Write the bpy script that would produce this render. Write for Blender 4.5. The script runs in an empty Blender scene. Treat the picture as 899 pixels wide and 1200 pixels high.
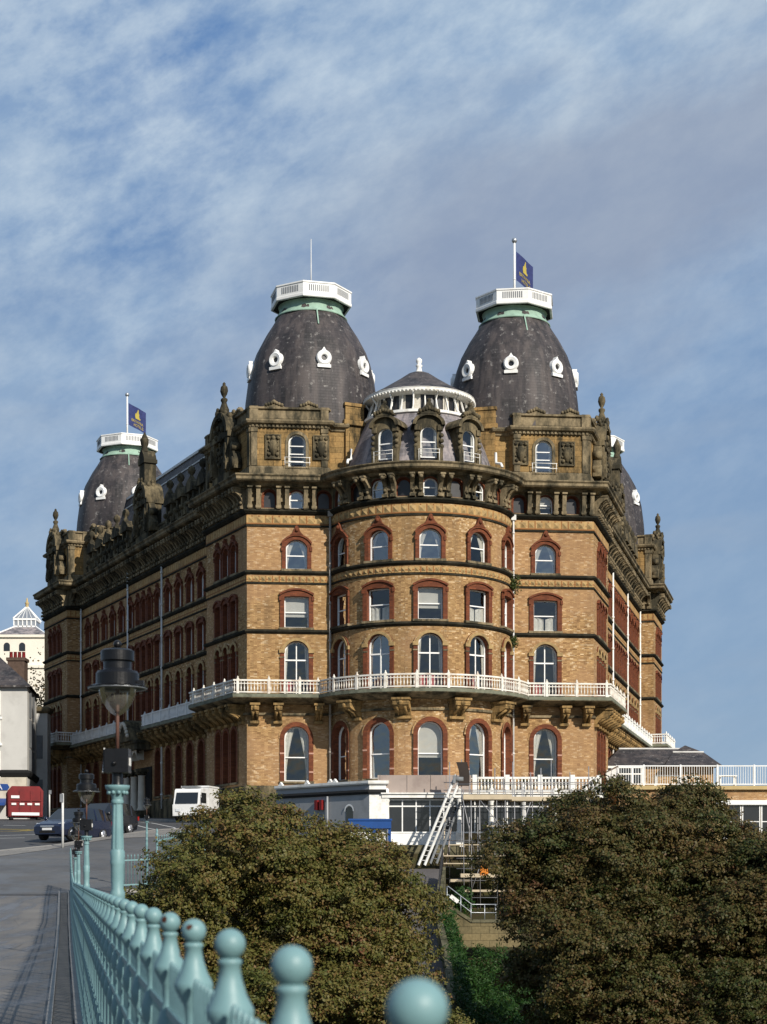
import bpy, math, random
import numpy as np
from mathutils import Matrix, Vector
from mathutils.geometry import tessellate_polygon
random.seed(7); RNG = np.random.default_rng(11)
R = math.radians; PI = math.pi
sc = bpy.context.scene
COL = sc.collection
EYE = 1.7; FPX = 2000.0; HOR = 1030.0

# ------------------------------------------------------------------ camera
cam = bpy.data.objects.new('camera', bpy.data.cameras.new('camera'))
COL.objects.link(cam); sc.camera = cam
cam.location = (0, 0, EYE); cam.rotation_euler = (PI/2, 0, 0)
cd = cam.data
cd.sensor_fit = 'HORIZONTAL'; cd.sensor_width = 36.0; cd.lens = 36*FPX/899
cd.shift_y = (HOR-600)/899
cd.clip_start = 0.05; cd.clip_end = 9000
cd.dof.use_dof = True; cd.dof.focus_distance = 90; cd.dof.aperture_fstop = 11

def at(px, py, Y):
    return Vector(((px-449.5)/FPX*Y, Y, EYE-(py-HOR)/FPX*Y))

# ------------------------------------------------------------------ tagging
def tag(o, label=None, cat=None, group=None, kind=None):
    if label: o['label'] = label
    if cat: o['category'] = cat
    if group: o['group'] = group
    if kind: o['kind'] = kind
    return o
def empty(name, loc=(0,0,0), rz=0, label=None, cat=None, group=None):
    o = bpy.data.objects.new(name, None); COL.objects.link(o)
    o.location = loc; o.rotation_euler = (0,0,rz); o.empty_display_size = 0.3
    return tag(o, label, cat, group)
def obj(name, me, parent=None, loc=None, mat=None):
    o = bpy.data.objects.new(name, me); COL.objects.link(o)
    if parent is not None: o.parent = parent
    if mat is not None: o.matrix_local = mat
    elif loc is not None: o.location = loc
    return o
def copy_tree(o, parent=None):
    c = o.copy(); COL.objects.link(c)
    if parent is not None:
        c.parent = parent; c.matrix_parent_inverse = o.matrix_parent_inverse.copy()
    for ch in list(o.children): copy_tree(ch, c)
    return c

# ------------------------------------------------------------------ mesh builder
class MB:
    def __init__(s): s.v = []; s.f = []; s.mi = []; s.sm = []; s.M = None; s.mat = 0
    def add(s, vs, fs, smooth=False, mi=None):
        b = len(s.v)
        if s.M is None: s.v.extend([tuple(p) for p in vs])
        elif callable(s.M): s.v.extend([tuple(s.M(p)) for p in vs])
        else: s.v.extend([tuple(s.M @ Vector(p)) for p in vs])
        s.f.extend([tuple(b+i for i in f) for f in fs])
        m = s.mat if mi is None else mi
        s.mi.extend([m]*len(fs)); s.sm.extend([smooth]*len(fs))
    def box(s, x0, x1, y0, y1, z0, z1, mi=None):
        s.add([(x0,y0,z0),(x1,y0,z0),(x1,y1,z0),(x0,y1,z0),(x0,y0,z1),(x1,y0,z1),(x1,y1,z1),(x0,y1,z1)],
              [(0,3,2,1),(4,5,6,7),(0,1,5,4),(1,2,6,5),(2,3,7,6),(3,0,4,7)], mi=mi)
    def bar(s, p, q, w, h=None, up=(0,0,1), mi=None):
        p = Vector(p); q = Vector(q); d = (q-p).normalized(); h = w if h is None else h
        u = Vector(up)
        if abs(d.dot(u)) > .98: u = Vector((0,1,0))
        a = d.cross(u).normalized()*w/2; b = a.cross(d).normalized()*h/2
        s.add([p-a-b,p+a-b,p+a+b,p-a+b,q-a-b,q+a-b,q+a+b,q-a+b],
              [(0,3,2,1),(4,5,6,7),(0,1,5,4),(1,2,6,5),(2,3,7,6),(3,0,4,7)], mi=mi)
    def tube(s, pts, r, n=8, mi=None, caps=True):
        pts = [Vector(p) for p in pts]; vs = []; fs = []
        for i, p in enumerate(pts):
            d = (pts[min(i+1,len(pts)-1)]-pts[max(i-1,0)]).normalized()
            u = Vector((0,0,1)) if abs(d.z) < .9 else Vector((1,0,0))
            a = d.cross(u).normalized(); b = a.cross(d)
            rr = r[i] if isinstance(r, (list,tuple)) else r
            for k in range(n):
                t = 2*PI*k/n; vs.append(p+(a*math.cos(t)+b*math.sin(t))*rr)
        for i in range(len(pts)-1):
            for k in range(n):
                k2 = (k+1)%n
                fs.append((i*n+k, i*n+k2, (i+1)*n+k2, (i+1)*n+k))
        if caps: fs.append(tuple(range(n))[::-1]); fs.append(tuple((len(pts)-1)*n+k for k in range(n)))
        s.add(vs, fs, smooth=True, mi=mi)
    def lathe(s, prof, n=16, c=(0,0,0), a0=0, a1=2*PI, smooth=True, mi=None):
        full = abs(a1-a0-2*PI) < 1e-6; m = n if full else n+1
        vs = []; fs = []
        for r, z in prof:
            for k in range(m):
                t = a0+(a1-a0)*k/n
                vs.append((c[0]+r*math.cos(t), c[1]+r*math.sin(t), c[2]+z))
        for i in range(len(prof)-1):
            for k in range(n):
                k2 = (k+1)%m if full else k+1
                fs.append((i*m+k, i*m+k2, (i+1)*m+k2, (i+1)*m+k))
        s.add(vs, fs, smooth=smooth, mi=mi)
    def ball(s, c, r, n=12, m=8, mi=None, sz=1):
        s.lathe([(r*math.sin(PI*i/m)+1e-5, -r*sz*math.cos(PI*i/m)) for i in range(m+1)], n, c, mi=mi)
    def prism(s, poly, d0, d1, plane='xz', mi=None):
        # poly in plane, extruded along the third axis
        n = len(poly)
        if plane == 'xz': f = lambda a,b,d: (a,d,b)
        elif plane == 'yz': f = lambda a,b,d: (d,a,b)
        else: f = lambda a,b,d: (a,b,d)
        vs = [f(a,b,d0) for a,b in poly]+[f(a,b,d1) for a,b in poly]
        fs = [tuple(range(n)), tuple(range(2*n-1,n-1,-1))]
        fs += [(i,i+n,(i+1)%n+n,(i+1)%n) for i in range(n)]
        s.add(vs, fs, mi=mi)
    def sweep(s, path, prof, closed=False, outsign=1, mi=None, smooth=False, capends=True):
        P = [Vector((p[0],p[1])) for p in path]; n = len(P); m = len(prof); vs = []; fs = []
        for i, p in enumerate(P):
            if closed: a = P[i-1]; b = P[(i+1)%n]
            else: a = P[max(i-1,0)]; b = P[min(i+1,n-1)]
            d1 = (p-a); d2 = (b-p)
            if d1.length < 1e-6: d1 = d2
            if d2.length < 1e-6: d2 = d1
            d1 = d1.normalized(); d2 = d2.normalized()
            n1 = Vector((d1.y,-d1.x)); n2 = Vector((d2.y,-d2.x))
            mm = n1+n2
            mm = mm/max(mm.dot(n1), .3)*outsign
            for o, z in prof: vs.append((p.x+mm.x*o, p.y+mm.y*o, z))
        rng = range(n) if closed else range(n-1)
        for i in rng:
            j = (i+1)%n
            for k in range(m):
                k2 = (k+1)%m
                fs.append((i*m+k, j*m+k, j*m+k2, i*m+k2))
        if not closed and capends:
            fs.append(tuple(range(m))); fs.append(tuple((n-1)*m+k for k in range(m))[::-1])
        s.add(vs, fs, mi=mi, smooth=smooth)
    def cap(s, poly, z, mi=None):
        tri = tessellate_polygon([[Vector((p[0],p[1],0)) for p in poly]])
        s.add([(p[0],p[1],z) for p in poly], [tuple(t) for t in tri], mi=mi)
    def mesh(s, name, mats):
        me = bpy.data.meshes.new(name)
        me.from_pydata(s.v, [], s.f)
        if not isinstance(mats, (list,tuple)): mats = [mats]
        for m in mats: me.materials.append(m)
        me.polygons.foreach_set('material_index', s.mi)
        me.polygons.foreach_set('use_smooth', s.sm)
        me.validate(clean_customdata=False)
        import bmesh
        bm = bmesh.new(); bm.from_mesh(me)
        bmesh.ops.recalc_face_normals(bm, faces=bm.faces)
        bm.to_mesh(me); bm.free(); me.update()
        return me
    def build(s, name, mats, parent=None, loc=None, mat=None):
        return obj(name, s.mesh(name, mats), parent, loc, mat)

# ------------------------------------------------------------------ materials
class NT:
    def __init__(s, name):
        s.m = bpy.data.materials.new(name); s.m.use_nodes = True
        s.t = s.m.node_tree; s.t.nodes.clear()
        s.out = s.t.nodes.new('ShaderNodeOutputMaterial')
    def n(s, typ, **kw):
        nd = s.t.nodes.new('ShaderNode'+typ)
        for k, v in kw.items():
            if k in nd.inputs.keys(): s.set(nd, k, v)
            else: setattr(nd, k, v)
        return nd
    def set(s, nd, k, v):
        if isinstance(v, bpy.types.NodeSocket): s.t.links.new(v, nd.inputs[k])
        else: nd.inputs[k].default_value = v
    def link(s, a, b): s.t.links.new(a, b)
    def math(s, op, a, b=None, c=None):
        nd = s.t.nodes.new('ShaderNodeMath'); nd.operation = op
        for i, v in enumerate((a,b,c)):
            if v is None: continue
            if isinstance(v, bpy.types.NodeSocket): s.t.links.new(v, nd.inputs[i])
            else: nd.inputs[i].default_value = v
        return nd.outputs[0]
    def mix(s, fac, a, b, typ='MIX'):
        nd = s.t.nodes.new('ShaderNodeMix'); nd.data_type = 'RGBA'; nd.blend_type = typ
        for k, v in ((0,fac),(6,a),(7,b)):
            if isinstance(v, bpy.types.NodeSocket): s.t.links.new(v, nd.inputs[k])
            else: nd.inputs[k].default_value = v if k == 0 else (*v[:3],1)
        return nd.outputs[2]
    def ramp(s, fac, stops):
        nd = s.t.nodes.new('ShaderNodeValToRGB'); e = nd.color_ramp.elements
        while len(e) > 1: e.remove(e[-1])
        for i, (p, c) in enumerate(stops):
            el = e[0] if i == 0 else e.new(p)
            el.position = p; el.color = (*c[:3],1) if not isinstance(c,(int,float)) else (c,c,c,1)
        s.t.links.new(fac, nd.inputs[0]); return nd.outputs[0]
    def noise(s, scale, detail=4, rough=.55, vec=None, dim='3D'):
        nd = s.t.nodes.new('ShaderNodeTexNoise'); nd.inputs['Scale'].default_value = scale
        nd.inputs['Detail'].default_value = detail; nd.inputs['Roughness'].default_value = rough
        if vec is None: vec = s.pos()
        s.t.links.new(vec, nd.inputs['Vector']); return nd.outputs['Fac']
    def pos(s):
        if not hasattr(s,'_p'): s._p = s.t.nodes.new('ShaderNodeNewGeometry')
        return s._p.outputs['Position']
    def objco(s):
        if not hasattr(s,'_o'): s._o = s.t.nodes.new('ShaderNodeTexCoord')
        return s._o.outputs['Object']
    def wallco(s):
        # u along the wall, v up: works on any upright face
        s.pos(); N = s._p.outputs['True Normal']
        cr = s.n('VectorMath', operation='CROSS_PRODUCT'); cr.inputs[0].default_value = (0,0,1); s.link(N, cr.inputs[1])
        nm = s.n('VectorMath', operation='NORMALIZE'); s.link(cr.outputs[0], nm.inputs[0])
        dt = s.n('VectorMath', operation='DOT_PRODUCT'); s.link(s.pos(), dt.inputs[0]); s.link(nm.outputs[0], dt.inputs[1])
        sp = s.n('SeparateXYZ'); s.link(s.pos(), sp.inputs[0])
        cb = s.n('CombineXYZ'); s.link(dt.outputs['Value'], cb.inputs[0]); s.link(sp.outputs[2], cb.inputs[1])
        s.z = sp.outputs[2]
        return cb.outputs[0]
    def bsdf(s, col, rough=.8, metal=0, spec=.3, bump=None, bstr=.3, bdist=.02, **kw):
        b = s.t.nodes.new('ShaderNodeBsdfPrincipled')
        for k, v in (('Base Color',col),('Roughness',rough),('Metallic',metal),('Specular IOR Level',spec)):
            if isinstance(v, bpy.types.NodeSocket): s.t.links.new(v, b.inputs[k])
            elif k == 'Base Color': b.inputs[k].default_value = (*v[:3],1)
            else: b.inputs[k].default_value = v
        for k, v in kw.items(): b.inputs[k.replace('_',' ')].default_value = v
        if bump is not None:
            bn = s.t.nodes.new('ShaderNodeBump'); bn.inputs['Strength'].default_value = bstr; bn.inputs['Distance'].default_value = bdist
            s.t.links.new(bump, bn.inputs['Height']); s.t.links.new(bn.outputs[0], b.inputs['Normal'])
        s.t.links.new(b.outputs[0], s.out.inputs[0]); s.b = b
        return s.m

def m_plain(name, col, rough=.6, var=.15, scale=3, metal=0, spec=.3, dirt=None, dscale=1.2, damt=.5):
    t = NT(name); n = t.noise(scale, 6, .6)
    c = t.ramp(n, [(.3,[x*(1-var) for x in col]),(.7,[min(1,x*(1+var)) for x in col])])
    if dirt:
        d = t.noise(dscale, 8, .68)
        f = t.ramp(d, [(.5,0),(.68,damt)])
        c = t.mix(f, c, dirt)
    return t.bsdf(c, rough, metal, spec, bump=n, bstr=.15, bdist=.02)

def m_brick(name, a, b, c3, mortar):
    t = NT(name); v = t.wallco()
    br = t.n('TexBrick', offset=.5, squash=1.0)
    t.link(v, br.inputs['Vector'])
    for k, val in (('Scale',1.0),('Mortar Size',.008),('Mortar Smooth',.2),('Bias',-.1),('Brick Width',.23),('Row Height',.077)):
        br.inputs[k].default_value = val
    br.inputs['Color1'].default_value = (*a,1); br.inputs['Color2'].default_value = (*b,1); br.inputs['Mortar'].default_value = (*mortar,1)
    # pale, freshly spalled bricks scattered over the wall in patches
    br2 = t.n('TexBrick', offset=.5); t.link(v, br2.inputs['Vector'])
    for k, val in (('Scale',1.0),('Mortar Size',0.0),('Bias',0),('Brick Width',.23),('Row Height',.077)): br2.inputs[k].default_value = val
    br2.inputs['Color1'].default_value = (0,0,0,1); br2.inputs['Color2'].default_value = (1,1,1,1)
    patch = t.noise(.33, 5, .6)
    thr = t.ramp(patch, [(.35,.97),(.7,.77)])
    pale = t.math('GREATER_THAN', br2.outputs['Color'], thr)
    col = t.mix(t.math('MULTIPLY',pale,.8), br.outputs['Color'], c3)
    rnd = t.n('TexWhiteNoise'); rnd.noise_dimensions = '2D'
    fl_ = t.n('VectorMath', operation='FLOOR'); sc3 = t.n('VectorMath', operation='MULTIPLY'); t.link(v, sc3.inputs[0]); sc3.inputs[1].default_value = (4.348,12.99,1); t.link(sc3.outputs[0], fl_.inputs[0]); t.link(fl_.outputs[0], rnd.inputs['Vector'])
    col = t.mix(1.0, col, t.ramp(rnd.outputs['Value'], [(0,(.58,.52,.46)),(.25,(.90,.87,.83)),(.75,(1.06,1.05,1.03)),(1,(1.34,1.33,1.3))]), 'MULTIPLY')
    big = t.noise(.22, 6, .65)
    col = t.mix(t.ramp(big,[(.35,0.0),(.7,.5)]), col, [x*.62 for x in a], 'MIX')
    st = t.n('Mapping'); t.link(t.pos(), st.inputs['Vector']); st.inputs['Scale'].default_value = (1.1,1.1,.14)
    stn = t.noise(1.0, 5, .6, st.outputs[0])
    col = t.mix(t.ramp(stn,[(.50,0.0),(.76,.55)]), col, (.10,.065,.04))
    rp_ = t.noise(.11, 3, .4); col = t.mix(t.ramp(rp_,[(.52,0),(.56,.35)]), col, (.40,.235,.13))
    h = t.math('ADD', br.outputs['Fac'], t.math('MULTIPLY', patch, -.4))
    return t.bsdf(col, .9, 0, .15, bump=t.math('MULTIPLY',br.outputs['Fac'],-1), bstr=.5, bdist=.015)

def m_stone(name, col, soot, amt=.55, blocks=False):
    t = NT(name); n = t.noise(1.6, 8, .7); n2 = t.noise(7, 6, .65)
    c = t.ramp(n2, [(.3,[x*.75 for x in col]),(.72,[min(1,x*1.2) for x in col])])
    st = t.n('Mapping'); t.link(t.pos(), st.inputs['Vector']); st.inputs['Scale'].default_value = (.9,.9,.35)
    sn = t.noise(1.1, 8, .7, st.outputs[0])
    c = t.mix(t.ramp(sn, [(.72-amt*.5,0.0),(.86-amt*.42,.92)]), c, soot)
    if blocks:
        v = t.wallco(); br = t.n('TexBrick'); t.link(v, br.inputs['Vector'])
        for k, val in (('Scale',1.0),('Mortar Size',.012),('Brick Width',.9),('Row Height',.36)): br.inputs[k].default_value = val
        br.inputs['Color1'].default_value = (.8,.8,.8,1); br.inputs['Color2'].default_value = (1.1,1.05,1,1); br.inputs['Mortar'].default_value = (.4,.4,.4,1)
        c = t.mix(1.0, c, br.outputs['Color'], 'MULTIPLY')
    return t.bsdf(c, .95, 0, .1, bump=n2, bstr=.45, bdist=.05)

def m_slate(name, col, lich, radial=False):
    t = NT(name); v = t.wallco(); br = t.n('TexBrick', offset=.5); t.link(v, br.inputs['Vector'])
    for k, val in (('Scale',1.0),('Mortar Size',.012),('Bias',0),('Brick Width',.36),('Row Height',.19)): br.inputs[k].default_value = val
    br.inputs['Color1'].default_value = (*[x*.58 for x in col],1); br.inputs['Color2'].default_value = (*[x*1.5 for x in col],1)
    br.inputs['Mortar'].default_value = (*[x*.4 for x in col],1)
    n = t.noise(.55, 8, .7); n2 = t.noise(2.6, 8, .75)
    c = t.mix(t.ramp(n,[(.38,0),(.62,.75)]), br.outputs['Color'], [col[0]*1.5,col[1]*1.38,col[2]*1.4])
    br2 = t.n('TexBrick', offset=.5); t.link(v, br2.inputs['Vector'])
    for k, val in (('Scale',1.0),('Mortar Size',0.0),('Bias',0),('Brick Width',.36),('Row Height',.19)): br2.inputs[k].default_value = val
    br2.inputs['Color1'].default_value = (0,0,0,1); br2.inputs['Color2'].default_value = (1,1,1,1)
    sm = t.n('Mapping'); t.link(t.pos(), sm.inputs['Vector']); sm.inputs['Scale'].default_value = (1.5,1.5,.13)
    sn = t.noise(1.0, 6, .65, sm.outputs[0])
    c = t.mix(t.ramp(sn,[(.47,0),(.6,.65)]), c, [col[0]*2.9,col[1]*2.6,col[2]*2.35]); c = t.mix(t.ramp(sn,[(.32,.6),(.46,0)]), c, [x*.45 for x in col])
    lf = t.math('MULTIPLY', t.ramp(n2,[(.56,0),(.66,.9)]), t.math('GREATER_THAN', br2.outputs['Color'], .45))
    c = t.mix(lf, c, lich)
    return t.bsdf(c, .62, 0, .35, bump=br.outputs['Fac'], bstr=-.4 if False else .35, bdist=.02)

def m_frieze():
    t = NT('moulded_terracotta_frieze'); v = t.wallco()
    br = t.n('TexBrick', offset=0.0); t.link(v, br.inputs['Vector'])
    for k, val in (('Scale',1.0),('Mortar Size',.05),('Mortar Smooth',.3),('Bias',-.2),('Brick Width',.44),('Row Height',.6)): br.inputs[k].default_value = val
    br.inputs['Color1'].default_value = (.40,.25,.10,1); br.inputs['Color2'].default_value = (.46,.32,.15,1); br.inputs['Mortar'].default_value = (.26,.12,.045,1)
    vo = t.n('TexVoronoi'); vo.inputs['Scale'].default_value = 4.4; t.link(v, vo.inputs['Vector'])
    c = t.mix(t.ramp(vo.outputs['Distance'],[(.12,.75),(.4,0)]), br.outputs['Color'], (.2,.09,.035))
    c = t.mix(t.ramp(t.noise(.8,6,.65),[(.5,0),(.7,.55)]), c, (.07,.05,.035))
    return t.bsdf(c, .85, 0, .15, bump=br.outputs['Fac'], bstr=.5, bdist=.03)

M = {}
M['brick'] = m_brick('buff_brick', (.44,.284,.132), (.275,.155,.07), (.60,.46,.29), (.20,.12,.06))
M['red'] = m_plain('red_terracotta', (.23,.058,.018), .8, .35, 2.2, dirt=(.09,.03,.015), damt=.6)
t = NT('red_terracotta_arch'); v = t.wallco(); br = t.n('TexBrick', offset=.5); t.link(v, br.inputs['Vector'])
for k, val in (('Scale',1.0),('Mortar Size',.01),('Bias',0),('Brick Width',.3),('Row Height',.12)): br.inputs[k].default_value = val
br.inputs['Color1'].default_value = (.185,.056,.024,1); br.inputs['Color2'].default_value = (.105,.031,.015,1); br.inputs['Mortar'].default_value = (.11,.045,.025,1)
M['red'] = t.bsdf(t.mix(t.ramp(t.noise(.9,6,.65),[(.48,0),(.72,.6)]), br.outputs['Color'], (.075,.027,.014)), .8, 0, .2, bump=br.outputs['Fac'], bstr=.3)
M['frieze'] = m_frieze()
M['stone'] = m_stone('sandstone', (.31,.205,.088), (.032,.03,.02), .5, True)
M['stone_sooty'] = m_stone('sooty_sandstone', (.20,.16,.095), (.027,.026,.02), .72)
M['stone_mid'] = m_stone('weathered_sandstone', (.26,.205,.125), (.034,.033,.024), .62)
M['string'] = m_stone('blackened_string_course', (.06,.052,.036), (.018,.018,.014), .8)
M['white'] = m_plain('white_paint', (.78,.77,.73), .5, .06, 2, dirt=(.42,.37,.28), dscale=2.2, damt=.55)
M['white_clean'] = m_plain('fresh_white_paint', (.8,.8,.78), .45, .04, 2, dirt=(.55,.5,.42), dscale=.9, damt=.3)
M['white_rust'] = m_plain('rust_stained_white_paint', (.72,.69,.62), .6, .08, 2, dirt=(.30,.17,.08), dscale=1.3, damt=.75)
M['slate'] = m_slate('roof_slate', (.033,.0305,.0315), (.25,.235,.22))
M['slate_purple'] = m_slate('purple_slate', (.135,.13,.138), (.25,.23,.22))
M['copper'] = m_plain('verdigris_copper', (.27,.40,.32), .75, .2, 2)
M['lead'] = m_plain('lead_grey', (.17,.18,.19), .6, .2, 2)
M['black'] = m_plain('black_iron_paint', (.006,.006,.007), .34, .3, 9, spec=.35)
M['blackmatt'] = m_plain('matt_black', (.012,.012,.012), .8, .2, 5)
M['navy'] = m_plain('navy_cloth', (.03,.04,.13), .8, .2, 4)
M['gold'] = m_plain('gold_yellow_print', (.45,.36,.07), .7, .15, 5)
M['pipe'] = m_plain('painted_drainpipe', (.62,.62,.6), .5, .1, 1.5, dirt=(.3,.28,.25))
M['pipe_dark'] = m_plain('buff_drainpipe', (.33,.3,.26), .55, .15, 1.5)
M['ivy'] = m_plain('weed_leaves', (.03,.05,.012), .7, .5, 9)
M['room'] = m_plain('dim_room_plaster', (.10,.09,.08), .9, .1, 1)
M['chairred'] = m_plain('dusty_pink_upholstery', (.42,.10,.10), .8, .15, 6)
M['galv'] = m_plain('galvanised_steel', (.42,.44,.46), .4, .15, 8, metal=.7)

t = NT('window_glass')
lw = t.n('LayerWeight', Blend=.18)
tr = t.n('BsdfTransparent'); tr.inputs[0].default_value = (.90,.92,.92,1)
gl = t.n('BsdfGlossy'); gl.inputs['Roughness'].default_value = .02; gl.inputs['Color'].default_value = (.9,.93,.96,1)
wv = t.noise(.9, 2, .5); bn = t.n('Bump'); bn.inputs['Strength'].default_value = .5; bn.inputs['Distance'].default_value = .12
t.link(wv, bn.inputs['Height']); t.link(bn.outputs[0], gl.inputs['Normal'])
mx = t.n('MixShader'); t.link(t.math('MULTIPLY_ADD', lw.outputs['Fresnel'], .8, .085), mx.inputs[0]); REFL = mx.inputs[0]; t.link(tr.outputs[0], mx.inputs[1]); t.link(gl.outputs[0], mx.inputs[2])
t.link(mx.outputs[0], t.out.inputs[0]); M['glass'] = t.m

M['glass2'] = M['glass'].copy(); M['glass2'].name = 'window_glass_reflecting'
for nd in M['glass2'].node_tree.nodes:
    if nd.type == 'MATH' and nd.operation == 'MULTIPLY_ADD': nd.inputs[2].default_value = .24
t = NT('curtain_cloth'); c = t.ramp(t.noise(6,4,.6), [(.3,(.62,.58,.5)),(.7,(.78,.75,.68))])
df = t.n('BsdfDiffuse'); tl = t.n('BsdfTranslucent'); t.link(c, df.inputs[0]); t.link(c, tl.inputs[0])
mx = t.n('MixShader'); mx.inputs[0].default_value = .3; t.link(df.outputs[0], mx.inputs[1]); t.link(tl.outputs[0], mx.inputs[2])
t.link(mx.outputs[0], t.out.inputs[0]); M['curtain'] = t.m

# ------------------------------------------------------------------ sun and sky
SUN_EL, SUN_AZ = 30.0, 34.0     # azimuth measured to the right of straight behind the camera
sd = Vector((math.sin(R(SUN_AZ))*math.cos(R(SUN_EL)), -math.cos(R(SUN_AZ))*math.cos(R(SUN_EL)), math.sin(R(SUN_EL))))
sun = bpy.data.objects.new('sun', bpy.data.lights.new('sun', 'SUN')); COL.objects.link(sun)
sun.data.energy = 5.0; sun.data.angle = R(.5); sun.data.color = (1.0,.93,.82)
sun.rotation_euler = sd.to_track_quat('Z','Y').to_euler(); sun.location = (30,-40,60)
w = bpy.data.worlds.new('World'); sc.world = w; w.use_nodes = True
wt = w.node_tree; wt.nodes.clear()
class WT(NT):
    def __init__(s): s.t = wt; s.m = w
W = WT()
wo = wt.nodes.new('ShaderNodeOutputWorld'); bg = wt.nodes.new('ShaderNodeBackground')
BGS = .075
sky = wt.nodes.new('ShaderNodeTexSky'); sky.sky_type = 'NISHITA'; sky.sun_disc = False
sky.sun_elevation = R(SUN_EL); sky.sun_rotation = math.atan2(sd.x, sd.y); sky.air_density = 1.0; sky.dust_density = .4; sky.ozone_density = 2.5
tc = wt.nodes.new('ShaderNodeTexCoord'); DIR = tc.outputs['Generated']
sp = W.n('SeparateXYZ'); W.link(DIR, sp.inputs[0]); AX, AY, EL = sp.outputs
def cmap(scale, rot, off=(0,0,0)):
    m1 = W.n('Mapping'); W.link(DIR, m1.inputs['Vector']); m1.inputs['Rotation'].default_value = (0,R(rot),0); m1.inputs['Location'].default_value = off
    m2 = W.n('Mapping'); W.link(m1.outputs[0], m2.inputs['Vector']); m2.inputs['Scale'].default_value = scale
    return m2.outputs[0]
def lin_(c): return tuple(((x/255+.055)/1.055)**2.4/BGS/2**.12 for x in c)
front = W.ramp(AY, [(-.9,.5),(-.3,.28),(.1,.25),(.6,1)])
# open blue sky, paler towards the horizon
blue = W.mix(W.ramp(EL,[(.02,1.0),(.18,.92),(.31,.6),(.41,.08),(.6,0)]), lin_((70,122,186)), lin_((139,166,197)))
base = W.mix(W.math('MULTIPLY', front, .82), sky.outputs[0], blue)
# high mackerel cloud, densest at the upper left, with gaps that run up to the right
big = W.noise(1.0, 4, .55, cmap((4.6,4,10.5), 26, (.31,0,.17)))
rip = W.noise(1.0, 5, .62, cmap((25,20,46), 24, (.2,0,.4)))
fine = W.noise(1.0, 6, .68, cmap((72,40,115), 16))
cov = W.math('ADD', W.math('MULTIPLY', big, .80), W.math('ADD', W.math('MULTIPLY', rip, .40), W.math('MULTIPLY', fine, .085)))
cov = W.math('ADD', cov, W.ramp(EL, [(.12,0),(.28,.075),(.36,.07),(.44,.10)]))
f_hi = W.ramp(cov, [(.47,0.0),(.57,.5),(.68,.84),(.86,1.0)])
hicol = W.mix(W.ramp(rip,[(.35,0),(.7,1)]), lin_((152,177,205)), lin_((190,207,223)))
f_hi = W.math('MULTIPLY', f_hi, W.ramp(W.math('ADD', EL, W.math('MULTIPLY', AX, -.22)), [(.16,.18),(.28,.55),(.37,1)]))
c1 = W.mix(W.math('MULTIPLY', f_hi, front), base, hicol)
# lower grey violet sheet drifting across the middle right
wv = W.noise(1.0, 5, .55, cmap((5,5,11), 14, (.7,0,.1)))
pos_ = W.math('SUBTRACT', EL, W.math('MULTIPLY_ADD', AX, .32, .335))
pos_ = W.math('ADD', pos_, W.math('MULTIPLY_ADD', wv, .18, -.09))
sheet_ = W.ramp(W.math('MULTIPLY_ADD', pos_, 4.0, .5), [(.16,0),(.40,.85),(.62,.8),(.85,0)])
sheet_ = W.math('MULTIPLY', sheet_, W.ramp(W.math('ADD', AX, W.math('MULTIPLY_ADD', wv, .3, .35)), [(.36,.0),(.56,.9)]))
c2 = W.mix(W.math('MULTIPLY', sheet_, front), c1, lin_((147,159,181)))
# thin pale streaks low down
st_ = W.noise(1.0, 5, .55, cmap((6,5,19), 8, (.13,0,.55)))
f_st = W.math('MULTIPLY', W.ramp(st_, [(.48,0),(.72,.55)]), W.ramp(EL, [(.02,.5),(.1,1),(.26,.9),(.36,0)]))
c2 = W.mix(W.math('MULTIPLY', f_st, front), c2, lin_((160,176,196)))
W.link(c2, bg.inputs['Color']); bg.inputs['Strength'].default_value = BGS
W.link(bg.outputs[0], wo.inputs[0])
vs = sc.view_settings; vs.view_transform = 'Standard'; vs.look = 'None'; vs.gamma = 1; vs.exposure = .12; vs.use_curve_mapping = False
sc.render.film_transparent = False
try: sc.cycles.max_bounces = 6; sc.cycles.transparent_max_bounces = 12
except Exception: pass
# ================================================================== THE HOTEL
HO = Vector((2.5, 111.0, 0)); HROT = R(5.55)
hotel = empty('grand_hotel', HO, HROT, 'huge yellow brick Victorian hotel with red window surrounds, dark slate domes and round bay', 'hotel')
TH = R(20.15); sT, cT = math.sin(TH), math.cos(TH)
HW = 11.35; T1, T2, T3, T2R, T3R = 7.6, 43.4, 51.2, 40.0, 47.5; REC = 1.3
def wl(t, off=0.0): return Vector((-HW - sT*t - cT*off, cT*t - sT*off))
def wr(t, off=0.0): p = wl(t, off); return Vector((-p.x, p.y))
RC = Vector((0, 1.6)); RR = 6.05; UJ = math.sqrt(RR*RR-RC.y**2); AJ = math.asin(UJ/RR)
def rot_pt(a, r=RR): return Vector((RC.x+r*math.sin(a), RC.y-r*math.cos(a)))
NA = 48
ARC = [rot_pt(-AJ+2*AJ*i/NA) for i in range(NA+1)]
LEFT = [wl(T3), wl(T2), wl(T2,-REC), wl(T1,-REC), wl(T1), wl(0)]
RIGHT = [wr(0), wr(T1), wr(T1,-REC), wr(T2R,-REC), wr(T2R), wr(T3R)]
PERIM = LEFT + ARC + RIGHT
WD = 12.0
inner_t = (HW-cT*WD)/-sT if False else None
# inner corner where the two courtyard walls meet on the axis: -HW - sT*t + cT*WD = 0
tin = (cT*WD-HW)/sT
tin = max(tin, 1.0)
INNER = [wr(T3R,-WD), Vector((0, wl(tin,-WD).y)), wl(T3,-WD)]
FOOT = PERIM + INNER

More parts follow.
